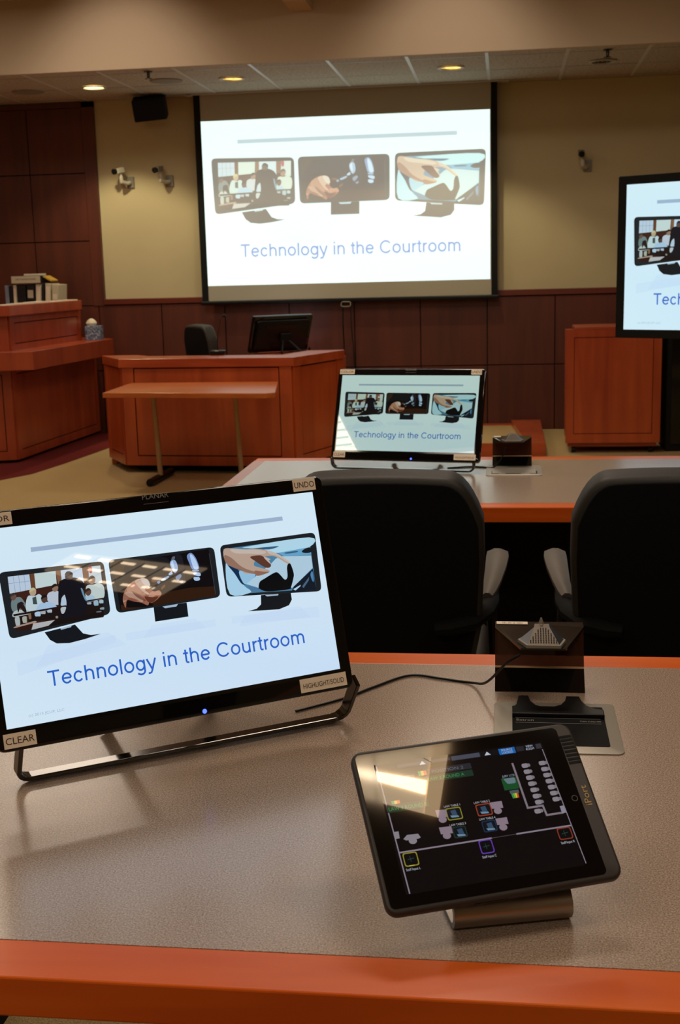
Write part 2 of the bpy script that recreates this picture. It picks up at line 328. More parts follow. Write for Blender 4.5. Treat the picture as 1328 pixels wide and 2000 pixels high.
PHOTOS=[[([(0.0565,0.2472),(0.3163,0.2539),(0.3051,0.5216),(0.0585,0.516)],(62,34,24),0,1.0),([(0.0576,0.2494),(0.1167,0.2511),(0.1161,0.336),(0.0569,0.335)],(214,216,226),0,1.0),([(0.0721,0.2497),(0.0731,0.2499),(0.0726,0.3338),(0.0716,0.3336)],(150,155,170),0,1.0),([(0.0867,0.2499),(0.0877,0.2502),(0.0872,0.3338),(0.0862,0.3335)],(150,155,170),0,1.0),([(0.1013,0.2502),(0.1023,0.2504),(0.1018,0.3338),(0.1009,0.3335)],(150,155,170),0,1.0),([(0.0573,0.2835),(0.1171,0.2843),(0.1172,0.2862),(0.0574,0.2854)],(150,155,170),0,1.0),([(0.1188,0.2502),(0.1295,0.2509),(0.1282,0.3438),(0.1156,0.3429)],(120,70,42),0,1.0),([(0.13,0.251),(0.1897,0.2522),(0.1866,0.3429),(0.1284,0.3415)],(226,226,216),0,1.0),([(0.1903,0.2514),(0.2026,0.252),(0.2024,0.3173),(0.1906,0.3192)],(150,96,62),0,1.0),([(0.2034,0.2522),(0.2639,0.2539),(0.2639,0.3327),(0.2024,0.3173)],(224,226,232),0,1.0),([(0.2639,0.2539),(0.2824,0.2535),(0.2806,0.3224),(0.263,0.3276)],(142,92,66),0,1.0),([(0.2824,0.2535),(0.3163,0.2539),(0.3145,0.3453),(0.2781,0.3362)],(226,222,216),0,1.0),([(0.2827,0.2555),(0.2914,0.2561),(0.2911,0.2816),(0.2854,0.2874),(0.2825,0.2771)],(196,70,84),1,1.0),([(0.0569,0.335),(0.1904,0.3215),(0.1926,0.3578),(0.0565,0.3701)],(72,36,26),0,1.0),([(0.1724,0.3526),(0.1586,0.3634),(0.1559,0.3959),(0.167,0.4178),(0.1872,0.4231),(0.1929,0.3864),(0.1888,0.3568)],(214,208,212),1,1.0),([(0.1732,0.3362),(0.1769,0.3219),(0.1845,0.32),(0.19,0.3328),(0.1879,0.349),(0.1797,0.3576),(0.1738,0.3485)],(166,122,96),1,1.0),([(0.1723,0.3375),(0.1752,0.3215),(0.1848,0.3163),(0.191,0.3315),(0.1862,0.3288),(0.1784,0.333)],(40,30,28),1,1.0),([(0.059,0.3707),(0.0802,0.3574),(0.0911,0.379),(0.0942,0.4176),(0.0594,0.4271)],(126,134,130),1,1.0),([(0.058,0.3517),(0.0614,0.3385),(0.0683,0.3367),(0.0734,0.3486),(0.0714,0.3636),(0.064,0.3715),(0.0586,0.3631)],(120,84,70),1,1.0),([(0.0572,0.3529),(0.0599,0.3381),(0.0686,0.3333),(0.0742,0.3474),(0.0699,0.3449),(0.0628,0.3487)],(70,56,50),1,1.0),([(0.1054,0.3592),(0.0958,0.3991),(0.0989,0.4376),(0.1371,0.4384),(0.1442,0.3834),(0.136,0.3576),(0.1228,0.3637)],(216,220,216),1,1.0),([(0.1108,0.3417),(0.1147,0.3266),(0.1226,0.3246),(0.1284,0.3382),(0.1262,0.3553),(0.1176,0.3643),(0.1115,0.3547)],(206,166,134),1,1.0),([(0.1099,0.3431),(0.113,0.3262),(0.1229,0.3207),(0.1294,0.3368),(0.1244,0.3339),(0.1163,0.3383)],(222,196,140),1,1.0),([(0.1158,0.3713),(0.1263,0.3669),(0.1269,0.4073),(0.1156,0.4043)],(70,80,78),0,1.0),([(0.1347,0.4046),(0.1208,0.434),(0.1234,0.4489),(0.1756,0.4391),(0.1699,0.4138),(0.1554,0.4029)],(190,206,226),1,1.0),([(0.1397,0.3846),(0.1433,0.3704),(0.1509,0.3685),(0.1564,0.3813),(0.1542,0.3975),(0.1461,0.406),(0.1403,0.3969)],(96,64,52),1,1.0),([(0.1388,0.3859),(0.1417,0.3699),(0.1512,0.3648),(0.1573,0.38),(0.1526,0.3773),(0.1449,0.3814)],(30,24,24),1,1.0),([(0.0725,0.4212),(0.0591,0.4317),(0.0596,0.4553),(0.1056,0.4489),(0.0972,0.4278),(0.0877,0.4205)],(204,200,190),1,1.0),([(0.0747,0.403),(0.0783,0.3889),(0.0857,0.3871),(0.0911,0.3998),(0.089,0.4158),(0.0811,0.4242),(0.0753,0.4152)],(130,88,72),1,1.0),([(0.0738,0.4043),(0.0767,0.3885),(0.086,0.3834),(0.0921,0.3985),(0.0874,0.3958),(0.0798,0.3998)],(44,32,30),1,1.0),([(0.0719,0.3975),(0.0792,0.3854),(0.0904,0.4024),(0.0952,0.4367),(0.0866,0.4343),(0.0794,0.4136),(0.0726,0.4353)],(40,28,26),1,1.0),([(0.2773,0.3456),(0.2671,0.3575),(0.2655,0.4244),(0.3104,0.4264),(0.3177,0.3654),(0.3041,0.3427),(0.2877,0.3482)],(222,220,208),1,1.0),([(0.2783,0.3218),(0.2823,0.3064),(0.2905,0.3043),(0.2966,0.3181),(0.2942,0.3356),(0.2853,0.3448),(0.279,0.3351)],(176,130,104),1,1.0),([(0.2773,0.3232),(0.2805,0.306),(0.2909,0.3003),(0.2976,0.3167),(0.2924,0.3138),(0.284,0.3183)],(96,80,70),1,1.0),([(0.2636,0.3999),(0.2552,0.4217),(0.2699,0.4352),(0.2894,0.4234),(0.2808,0.3995)],(190,206,216),1,1.0),([(0.2639,0.3807),(0.2674,0.3672),(0.2746,0.3654),(0.28,0.3776),(0.2779,0.393),(0.2701,0.4011),(0.2645,0.3924)],(110,74,60),1,1.0),([(0.263,0.3819),(0.2658,0.3668),(0.2749,0.3619),(0.2809,0.3764),(0.2763,0.3738),(0.2689,0.3777)],(60,40,32),1,1.0),([(0.1946,0.3964),(0.2065,0.378),(0.2081,0.4095),(0.2042,0.4371),(0.1907,0.4288)],(206,210,220),1,1.0),([(0.0584,0.44),(0.2046,0.4324),(0.2052,0.4412),(0.059,0.4505)],(40,22,20),0,1.0),([(0.2604,0.4231),(0.3113,0.4218),(0.3114,0.4276),(0.2601,0.4326)],(50,28,24),0,1.0),([(0.0596,0.4553),(0.3102,0.4288),(0.3065,0.493),(0.1811,0.4976),(0.1076,0.4871),(0.0592,0.5068)],(34,22,20),0,1.0),([(0.0619,0.4583),(0.0733,0.4577),(0.0729,0.4972),(0.0654,0.4991),(0.0616,0.4961)],(196,190,182),1,1.0),([(0.0818,0.4613),(0.0932,0.4608),(0.0929,0.4897),(0.0862,0.4907),(0.0816,0.4881)],(190,178,160),1,1.0),([(0.0992,0.4495),(0.1056,0.4492),(0.1054,0.4745),(0.1009,0.4759),(0.099,0.4741)],(150,110,80),1,1.0),([(0.1172,0.4472),(0.1313,0.4466),(0.1309,0.4679),(0.1239,0.4679),(0.1171,0.4652)],(196,208,220),1,1.0),([(0.1338,0.4469),(0.1454,0.4464),(0.1451,0.4606),(0.1396,0.4603),(0.1337,0.4582)],(190,180,180),1,1.0),([(0.1519,0.4447),(0.1636,0.4441),(0.1632,0.4584),(0.1578,0.4581),(0.1519,0.4559)],(196,196,200),1,1.0),([(0.1895,0.4427),(0.2038,0.4421),(0.2034,0.4722),(0.1956,0.473),(0.1893,0.4698)],(206,200,196),1,1.0),([(0.1721,0.4809),(0.1778,0.4807),(0.1777,0.4919),(0.1746,0.4921),(0.1721,0.4909)],(170,150,130),1,1.0),([(0.2645,0.4362),(0.2751,0.4357),(0.2749,0.4458),(0.2701,0.4453),(0.2645,0.4434)],(180,180,186),1,1.0),([(0.2832,0.4338),(0.2952,0.4332),(0.2948,0.4564),(0.2885,0.4569),(0.2831,0.4544)],(170,190,200),1,1.0),([(0.2992,0.4332),(0.3099,0.4326),(0.3096,0.4489),(0.3043,0.449),(0.2991,0.4469)],(190,200,205),1,1.0),([(0.2987,0.4716),(0.3094,0.4712),(0.3091,0.4822),(0.3042,0.4818),(0.2986,0.4799)],(160,160,160),1,1.0),([(0.2867,0.4877),(0.3,0.4872),(0.2997,0.4947),(0.2942,0.4936),(0.2867,0.4914)],(120,120,120),1,1.0),([(0.0785,0.4557),(0.0813,0.4555),(0.0792,0.4935),(0.0767,0.4938)],(30,20,18),0,1.0),([(0.0937,0.4551),(0.0975,0.4552),(0.0958,0.491),(0.0921,0.4909)],(70,40,28),0,1.0),([(0.0596,0.5022),(0.0944,0.493),(0.1151,0.4892),(0.1129,0.5004),(0.059,0.5091)],(190,150,130),1,1.0),([(0.059,0.5091),(0.1079,0.499),(0.1028,0.5306),(0.059,0.5255)],(54,26,20),0,1.0),([(0.1085,0.5006),(0.1712,0.4988),(0.1698,0.5221),(0.1015,0.5307)],(206,190,184),0,1.0),([(0.1932,0.3198),(0.2023,0.303),(0.2145,0.2974),(0.2341,0.2965),(0.2515,0.308),(0.2626,0.3323),(0.2629,0.3612),(0.2527,0.3563),(0.2584,0.3985),(0.2622,0.4331),(0.2554,0.4986),(0.2371,0.5128),(0.1803,0.507),(0.1994,0.4644),(0.2071,0.4187),(0.2042,0.375),(0.1967,0.3874),(0.1894,0.4284),(0.1842,0.4223)],(24,22,28),1,1.0),([(0.2521,0.3576),(0.2573,0.3646),(0.2624,0.414),(0.2668,0.4247),(0.2604,0.4231),(0.255,0.3928)],(120,150,170),1,1.0),([(0.2132,0.2818),(0.2185,0.2649),(0.2277,0.2638),(0.2355,0.2739),(0.2338,0.294),(0.2295,0.3049),(0.2154,0.3015)],(104,78,66),1,1.0),([(0.2134,0.2795),(0.2185,0.264),(0.2278,0.2629),(0.2355,0.2739),(0.2341,0.2845),(0.2254,0.2762)],(48,42,42),1,1.0),([(0.172,0.4952),(0.3072,0.4932),(0.3058,0.517),(0.1027,0.5311),(0.1424,0.5298)],(30,20,20),0,1.0)],[([(0.3515,0.2549),(0.6419,0.2431),(0.643,0.4972),(0.3554,0.5027)],(18,14,16),0,1.0),([(0.3529,0.2574),(0.3901,0.2547),(0.3633,0.3386),(0.3546,0.343)],(62,42,26),1,1.0),([(0.4391,0.4455),(0.5669,0.4349),(0.6428,0.4462),(0.643,0.4972),(0.4528,0.5001)],(58,30,16),0,1.0),([(0.3586,0.4708),(0.3785,0.4915),(0.4242,0.5011),(0.3582,0.5014)],(66,34,18),0,1.0),([(0.3545,0.3528),(0.412,0.3267),(0.4942,0.3459),(0.5121,0.2595),(0.4071,0.2582)],(26,26,30),1,1.0),([(0.3713,0.4912),(0.3661,0.4515),(0.3723,0.4126),(0.3862,0.379),(0.4059,0.3566),(0.4317,0.3497),(0.4486,0.3638),(0.4511,0.3923),(0.4453,0.4017),(0.4708,0.4177),(0.4808,0.4378),(0.4775,0.4548),(0.4616,0.476),(0.4473,0.4851),(0.4416,0.4799),(0.4357,0.4943),(0.4188,0.4763),(0.4046,0.4682),(0.379,0.4522)],(176,104,78),1,1.0),([(0.3668,0.4614),(0.3723,0.4175),(0.3858,0.4084),(0.3967,0.4139),(0.4107,0.4342),(0.4261,0.4595),(0.4188,0.4739),(0.4048,0.4535),(0.3848,0.4427)],(206,150,124),1,1.0),([(0.3862,0.379),(0.4059,0.3605),(0.4144,0.3634),(0.4253,0.4105),(0.4335,0.4354),(0.4249,0.4447),(0.4108,0.4244),(0.3967,0.409),(0.3824,0.4082)],(200,136,108),1,1.0),([(0.4088,0.3597),(0.4317,0.3497),(0.4472,0.3628),(0.451,0.4069),(0.4411,0.3991),(0.4338,0.4109),(0.445,0.436),(0.4364,0.4355),(0.4197,0.4004)],(226,176,152),1,1.0),([(0.426,0.3518),(0.4373,0.3525),(0.448,0.3677),(0.4524,0.407),(0.4425,0.3967),(0.4327,0.3815)],(236,206,190),1,1.0),([(0.4536,0.4266),(0.465,0.4213),(0.4791,0.4353),(0.479,0.4499),(0.4648,0.4468),(0.4533,0.456),(0.4419,0.4554),(0.445,0.436)],(210,140,112),1,1.0),([(0.4306,0.4475),(0.4533,0.456),(0.4704,0.4568),(0.453,0.4814),(0.4388,0.4773)],(110,54,36),1,1.0),([(0.3967,0.4139),(0.4107,0.4342),(0.4304,0.4622),(0.4274,0.4694),(0.4077,0.4438)],(90,46,34),1,0.7),([(0.3723,0.4175),(0.3849,0.4378),(0.4047,0.4584),(0.4017,0.4681),(0.379,0.4502),(0.3675,0.4516)],(150,80,56),1,0.7),([(0.4482,0.397),(0.4712,0.3811),(0.4937,0.3994),(0.4821,0.4183),(0.4593,0.4269)],(28,16,14),1,1.0),([(0.4571,0.3657),(0.4756,0.3667),(0.4712,0.3787),(0.4598,0.3781)],(120,66,44),1,1.0),([(0.4851,0.4087),(0.4951,0.3995),(0.4936,0.4116),(0.4821,0.4232)],(130,76,50),1,1.0),([(0.4712,0.3787),(0.5227,0.3329),(0.5282,0.3429),(0.4795,0.3987)],(40,38,44),1,1.0),([(0.4726,0.3798),(0.4797,0.3753),(0.4825,0.3852),(0.4762,0.3912)],(150,160,180),1,1.0),([(0.4869,0.3698),(0.5083,0.3564),(0.5082,0.3671),(0.4896,0.3797)],(170,185,210),1,1.0),([(0.5112,0.3444),(0.5227,0.3329),(0.5297,0.3357),(0.5282,0.3453),(0.5126,0.3542)],(200,214,236),1,1.0),([(0.5232,0.2698),(0.5375,0.2513),(0.5571,0.2622),(0.5591,0.3592),(0.5531,0.4026),(0.539,0.397),(0.5225,0.3474)],(34,32,38),1,1.0),([(0.529,0.2605),(0.536,0.2585),(0.5345,0.2729),(0.5246,0.2772)],(110,110,120),1,1.0),([(0.5187,0.2987),(0.5232,0.2795),(0.5345,0.2778),(0.5399,0.2999),(0.5396,0.329),(0.531,0.3455),(0.5241,0.3329)],(176,190,220),1,1.0),([(0.5216,0.2988),(0.5245,0.2845),(0.5287,0.2847),(0.5306,0.3284),(0.5256,0.3233)],(220,230,250),1,1.0),([(0.5294,0.3697),(0.5436,0.3559),(0.5477,0.3682),(0.5348,0.3894)],(140,150,175),1,1.0),([(0.539,0.397),(0.5476,0.3901),(0.5509,0.3966),(0.5446,0.406)],(130,140,165),1,1.0),([(0.5725,0.2679),(0.5797,0.2529),(0.5895,0.2544),(0.5991,0.2839),(0.6044,0.3278),(0.6014,0.3421),(0.5832,0.3387),(0.5765,0.302)],(140,155,200),1,1.0),([(0.5824,0.2612),(0.5894,0.2641),(0.5976,0.2935),(0.602,0.3373),(0.5888,0.3366),(0.5835,0.2975)],(214,226,248),1,1.0),([(0.5832,0.3435),(0.6,0.3445),(0.6013,0.3542),(0.5845,0.3518)],(160,176,210),1,1.0),([(0.5845,0.3581),(0.6027,0.3616),(0.6063,0.3739),(0.6011,0.3809),(0.5858,0.3703)],(200,214,240),1,1.0),([(0.5843,0.3824),(0.5997,0.3856),(0.601,0.4003),(0.5911,0.4036),(0.5841,0.3969)],(200,214,240),1,1.0),([(0.6406,0.2671),(0.6423,0.2672),(0.6431,0.4899),(0.6414,0.4898)],(70,66,70),0,1.0)],[([(0.6877,0.2539),(0.9653,0.2515),(0.9614,0.5427),(0.6863,0.5002)],(90,140,170),0,1.0),([(0.7584,0.2581),(0.9653,0.2515),(0.9639,0.3036),(0.8629,0.3169),(0.7777,0.2712)],(206,232,240),1,1.0),([(0.7694,0.2722),(0.83,0.2743),(0.8629,0.2786),(0.83,0.2887)],(60,100,130),1,1.0),([(0.8574,0.3142),(0.9639,0.306),(0.964,0.3489),(0.8738,0.3366)],(120,176,206),0,1.0),([(0.8793,0.3178),(0.9176,0.3176),(0.9176,0.3248),(0.8848,0.3253)],(60,100,126),1,1.0),([(0.934,0.3257),(0.9449,0.312),(0.9639,0.3093),(0.964,0.3346),(0.9449,0.3359)],(30,30,34),1,1.0),([(0.6872,0.3357),(0.7051,0.3753),(0.7353,0.4687),(0.7546,0.506),(0.6863,0.5002)],(196,224,238),1,1.0),([(0.6914,0.3359),(0.7191,0.3616),(0.7327,0.4299),(0.7437,0.4595),(0.727,0.4538),(0.7106,0.3949)],(20,50,80),1,1.0),([(0.7273,0.3813),(0.7744,0.4128),(0.7437,0.4595),(0.7299,0.4394)],(170,206,226),1,1.0),([(0.8628,0.335),(0.9626,0.3536),(0.9613,0.4227),(0.8874,0.515),(0.8101,0.516),(0.7797,0.4903),(0.7409,0.4593),(0.8298,0.3677),(0.8463,0.3446)],(204,220,228),0,1.0),([(0.7436,0.4716),(0.7825,0.4905),(0.8184,0.5188),(0.7546,0.5084)],(90,130,160),0,1.0),([(0.9613,0.4275),(0.9614,0.5427),(0.8791,0.5411),(0.8901,0.5103)],(20,30,42),0,1.0),([(0.8874,0.5246),(0.9135,0.5066),(0.9121,0.5138),(0.8942,0.5336)],(210,226,240),0,1.0),([(0.9176,0.5165),(0.945,0.4698),(0.9422,0.4888),(0.9217,0.5263)],(90,110,130),0,1.0),([(0.9504,0.4605),(0.9586,0.4417),(0.9592,0.4897),(0.9546,0.4991)],(90,140,180),1,1.0),([(0.6877,0.2563),(0.7196,0.2582),(0.7528,0.2698),(0.7914,0.2768),(0.8245,0.2931),(0.8546,0.3212),(0.8875,0.3685),(0.8897,0.383),(0.8793,0.3776),(0.8464,0.3327),(0.8244,0.3242),(0.8106,0.3282),(0.8161,0.3477),(0.8284,0.3724),(0.8187,0.3863),(0.8077,0.3809),(0.7829,0.3411),(0.7746,0.3646),(0.7911,0.38),(0.8187,0.4007),(0.8187,0.4127),(0.8021,0.4118),(0.7827,0.4036),(0.7827,0.4229),(0.7716,0.4102),(0.7412,0.3989),(0.7329,0.3768),(0.708,0.3585),(0.6873,0.326)],(214,170,146),1,1.0),([(0.6875,0.2875),(0.7082,0.308),(0.7358,0.3625),(0.7745,0.3983),(0.8187,0.4103),(0.8021,0.4128),(0.7744,0.4128),(0.7357,0.3866),(0.7052,0.356),(0.6873,0.326)],(160,104,80),1,0.8),([(0.7664,0.3161),(0.7913,0.3127),(0.8079,0.3233),(0.8284,0.3724),(0.8187,0.3887),(0.8022,0.3758),(0.7829,0.3459)],(110,60,44),1,1.0),([(0.8092,0.3272),(0.8189,0.3311),(0.8298,0.3437),(0.8243,0.3482),(0.8298,0.3725),(0.8188,0.3527)],(226,190,170),1,1.0),([(0.8245,0.2931),(0.8546,0.3188),(0.8875,0.3685),(0.8897,0.3806),(0.8793,0.368),(0.8519,0.3296),(0.8299,0.315)],(230,196,176),1,1.0),([(0.7745,0.3935),(0.7993,0.4045),(0.8187,0.4127),(0.791,0.4233),(0.7771,0.4202)],(170,110,84),1,1.0),([(0.7085,0.2599),(0.7528,0.2721),(0.7914,0.2816),(0.8189,0.2976),(0.8079,0.3089),(0.7638,0.2968),(0.7222,0.2848)],(232,200,180),1,0.8),([(0.7783,0.4854),(0.7853,0.4568),(0.802,0.4432),(0.8297,0.4229),(0.8435,0.4189),(0.8531,0.4362),(0.8654,0.4657),(0.8751,0.4518),(0.8779,0.4039),(0.8834,0.3826),(0.8916,0.3855),(0.897,0.4385),(0.8929,0.4671),(0.8819,0.5099),(0.8736,0.5215),(0.8073,0.5168),(0.7824,0.4977)],(14,14,16),1,1.0)]]
UI={'glass':[(0.0166,0.0299),(0.925,0.025),(0.9393,0.9538),(0.0195,0.9694)],'leftline':[(0.1009,0.362),(0.1062,0.8942)],'rightline':[(0.8399,0.1639),(0.8565,0.8882)],'hline':[(0.1069,0.6559),(0.4982,0.6584)],'hline2':[(0.6107,0.6561),(0.8476,0.6562)],'jury':[(0.6875,0.2245),(0.6912,0.5103),(0.758,0.5108),(0.7617,0.5712),(0.8313,0.5724)],'jurybox':[(0.8295,0.5293),(0.849,0.5323),(0.8476,0.5747),(0.8277,0.5735)],'seatsA':[(0.7382,0.2469),(0.7387,0.2869),(0.74,0.3268),(0.7404,0.3662),(0.7414,0.4069),(0.7423,0.4472),(0.7436,0.4861),(0.7283,0.5401)],'seatsB':[(0.8167,0.2464),(0.8182,0.2868),(0.8183,0.3266),(0.8194,0.3664),(0.8204,0.4059),(0.821,0.445),(0.8224,0.4841)],'topbar':[(0.4261,0.1206),(0.8409,0.1153),(0.8426,0.1523),(0.4259,0.1474)],'tb_l':[(0.4267,0.1177),(0.559,0.1235),(0.5568,0.1486),(0.4245,0.1441)],'blue':[(0.6454,0.1148),(0.7214,0.1189),(0.7179,0.1575),(0.6418,0.1548)],'white_t':[(0.7702,0.1217),(0.8011,0.1221),(0.7983,0.152),(0.7675,0.1514)],'tri':[(0.5955,0.1238),(0.6029,0.1464),(0.579,0.1443)],'g1':[(0.3103,0.1773),(0.5064,0.1721),(0.5075,0.2154),(0.3121,0.2202)],'g2':[(0.3063,0.2248),(0.5062,0.2121),(0.5045,0.2589),(0.3079,0.2687)],'g3':[(0.1009,0.362),(0.281,0.3591),(0.2809,0.4115),(0.0997,0.4248)],'law1':[(0.3449,0.4395),(0.4092,0.4408),(0.4015,0.5158),(0.3412,0.5151)],'law2':[(0.4755,0.4447),(0.5392,0.4446),(0.5331,0.5184),(0.4713,0.5186)],'law3':[(0.3491,0.5569),(0.4074,0.5593),(0.4025,0.6262),(0.3467,0.624)],'law4':[(0.4797,0.549),(0.5386,0.5515),(0.5351,0.6192),(0.4761,0.6186)],'stL':[(0.1154,0.6643),(0.177,0.6681),(0.1735,0.7451),(0.1132,0.7444)],'stC':[(0.4394,0.6603),(0.498,0.661),(0.4951,0.7428),(0.4369,0.7419)],'stR':[(0.7812,0.6614),(0.8429,0.6614),(0.8384,0.7341),(0.7778,0.734)],'txt':[(0.3713,0.426),(0.5041,0.4261),(0.3742,0.5414),(0.5056,0.5389),(0.1481,0.7593),(0.4678,0.7611),(0.8103,0.7538)],'chairL1':[(0.2983,0.4399),(0.3454,0.4449),(0.3399,0.4916),(0.3001,0.4881)],'chairL3':[(0.294,0.5467),(0.347,0.5491),(0.3456,0.5927),(0.2953,0.5887)],'chairR2':[(0.5356,0.4438),(0.5895,0.4449),(0.5876,0.4876),(0.5382,0.4842)],'chairR4':[(0.5397,0.5464),(0.5896,0.5469),(0.5885,0.589),(0.5401,0.5857)],'blobs':[(0.3193,0.5029),(0.3182,0.6021),(0.5607,0.501),(0.562,0.6042),(0.1731,0.6027)],'bench':[(0.1358,0.582),(0.1555,0.5606),(0.2019,0.5637),(0.209,0.5881),(0.1964,0.5935),(0.1461,0.5926)],'boxL':[(0.1064,0.532),(0.1245,0.5319),(0.1221,0.5738),(0.1039,0.5749)],'lcd':[(0.6242,0.3063),(0.6758,0.3076),(0.6841,0.3814),(0.6157,0.3859)],'lcdscr':[(0.6256,0.3099),(0.6773,0.3112),(0.676,0.347),(0.6378,0.3466)],'rainbow':[(0.6371,0.4003),(0.6749,0.4021),(0.6707,0.4367),(0.6423,0.4433)],'lcdtxt':[(0.6523,0.2973)],'home':[(0.9055,0.4959)],'iport':[(0.9733,0.4887)],'vents':[(0.9596,0.0964),(0.961,0.1194),(0.9614,0.1443),(0.9618,0.1691),(0.9624,0.1951),(0.9634,0.2212),(0.9639,0.247),(0.9645,0.2707)]}
# ------------------------------------------------------------------ pictures shown on the screens (flat coloured shapes)
class Pic:
    def __init__(s): s.v = []; s.f = []; s.c = []; s.z = 0
    def poly(s, pts, col, al=1, cols=None):
        s.z += 1; o = len(s.v)
        s.v += [(p[0], p[1], s.z) for p in pts]
        s.f.append(list(range(o, o+len(pts))))
        s.c.append([lin(c)+(al,) for c in cols] if cols else [lin(col)+(al,)]*len(pts))
    def text(s, txt, x, y, width, height, col, align='LEFT', asp=1, rot=0):
        vs, fs = text_geo(txt, width, height, align); s.z += 1; o = len(s.v); ca, sa = math.cos(rot), math.sin(rot)
        s.v += [(x+(v.x*ca-v.y*sa)*asp, y+(v.x*sa+v.y*ca), s.z) for v in vs]
        for f in fs: s.f.append([i+o for i in f]); s.c.append([lin(col)+(1,)]*len(f))
    def mesh(s, name):
        me = bpy.data.meshes.new(name); me.from_pydata(s.v, [], s.f)
        a = me.color_attributes.new('Col', 'FLOAT_COLOR', 'CORNER')
        flat = [x for f in s.c for c in f for x in c]
        a.data.foreach_set('color', flat)
        return me
def _arc(cx, cy, rx, ry, a0, a1, n=14):
    return [(cx+rx*math.cos(R(a0+(a1-a0)*k/n)), cy+ry*math.sin(R(a0+(a1-a0)*k/n))) for k in range(n+1)]
GLYPHS = {  # plain sans-serif letters as strokes, em units
 'T': (.611, [[(.305, 0), (.305, .68)], [(.03, .675), (.58, .675)]]),
 'e': (.556, [_arc(.278, .26, .195, .222, 2, 325), [(.09, .268), (.47, .268)]]),
 'c': (.5, [_arc(.265, .26, .19, .222, 38, 322)]),
 'h': (.556, [[(.11, 0), (.11, .716)], _arc(.278, .31, .167, .172, 180, 0)+[(.445, 0)]]),
 'n': (.556, [[(.11, 0), (.11, .519)], _arc(.278, .31, .167, .172, 180, 0)+[(.445, 0)]]),
 'o': (.556, [_arc(.278, .26, .2, .222, 0, 360, 22)]),
 'l': (.222, [[(.11, 0), (.11, .716)]]),
 'g': (.556, [_arc(.27, .265, .185, .216, 0, 360, 20), [(.455, .519), (.455, .0)]+_arc(.27, -.01, .185, .155, 0, -150, 8)]),
 'y': (.5, [[(.04, .519), (.25, .02)], [(.46, .519), (.24, -.06), (.19, -.15), (.12, -.17), (.05, -.16)]]),
 'i': (.222, [[(.11, 0), (.11, .519)], [(.11, .63), (.11, .716)]]),
 't': (.278, [[(.135, .66), (.135, .1), (.155, .05), (.2, .035), (.265, .04)], [(.01, .482), (.255, .482)]]),
 'C': (.722, [_arc(.375, .358, .3, .32, 38, 322, 20)]),
 'u': (.556, [[(.445, 0), (.445, .519)], [(.11, .519)]+_arc(.278, .21, .167, .172, 180, 360)]),
 'r': (.333, [[(.11, 0), (.11, .519)], _arc(.27, .3, .16, .178, 180, 78, 7)]),
 'm': (.833, [[(.11, 0), (.11, .519)], _arc(.262, .32, .152, .16, 180, 0)+[(.414, 0)], _arc(.567, .32, .152, .16, 180, 0)+[(.72, 0)]]),
 ' ': (.278, [])}
def sans(P, txt, x, y, width, height, col, wt=.088):
    tot = sum(GLYPHS[c][0] for c in txt)-.13; sx = width/tot; sy = height/.716; ox = -.06
    for c in txt:
        adv, strokes = GLYPHS[c]
        for st in strokes:
            for hw in (wt/2,):
                L = []; Q = []
                for i, p in enumerate(st):
                    a = Vector(st[max(i-1, 0)]); b = Vector(st[min(i+1, len(st)-1)]); d = (b-a).normalized(); n = Vector((-d.y, d.x))*hw
                    L.append(Vector(p)+n); Q.append(Vector(p)-n)
                P.z += 1
                for i in range(len(st)-1):
                    o = len(P.v); P.v += [(x+(q.x+ox)*sx, y+q.y*sy, P.z) for q in (L[i], L[i+1], Q[i+1], Q[i])]
                    P.f.append([o, o+1, o+2, o+3]); P.c.append([lin(col)+(1,)]*4)
        ox += adv
def SV(pts): return [((u-.5), .5-v) for u, v in pts]     # unit picture, y up
def roundquad(q, r, n=4, asp=1.7778):
    q = [Vector((a*asp, b)) for a, b in q]; out = []
    for i in range(4):
        p = q[i]; a = (q[i-1]-p).normalized()*r; b = (q[(i+1) % 4]-p).normalized()*r
        for k in range(n+1):
            t = k/n; out.append((p+a)*(1-t)**2+2*p*t*(1-t)+(p+b)*t*t)
    return [(v.x/asp, v.y) for v in out]
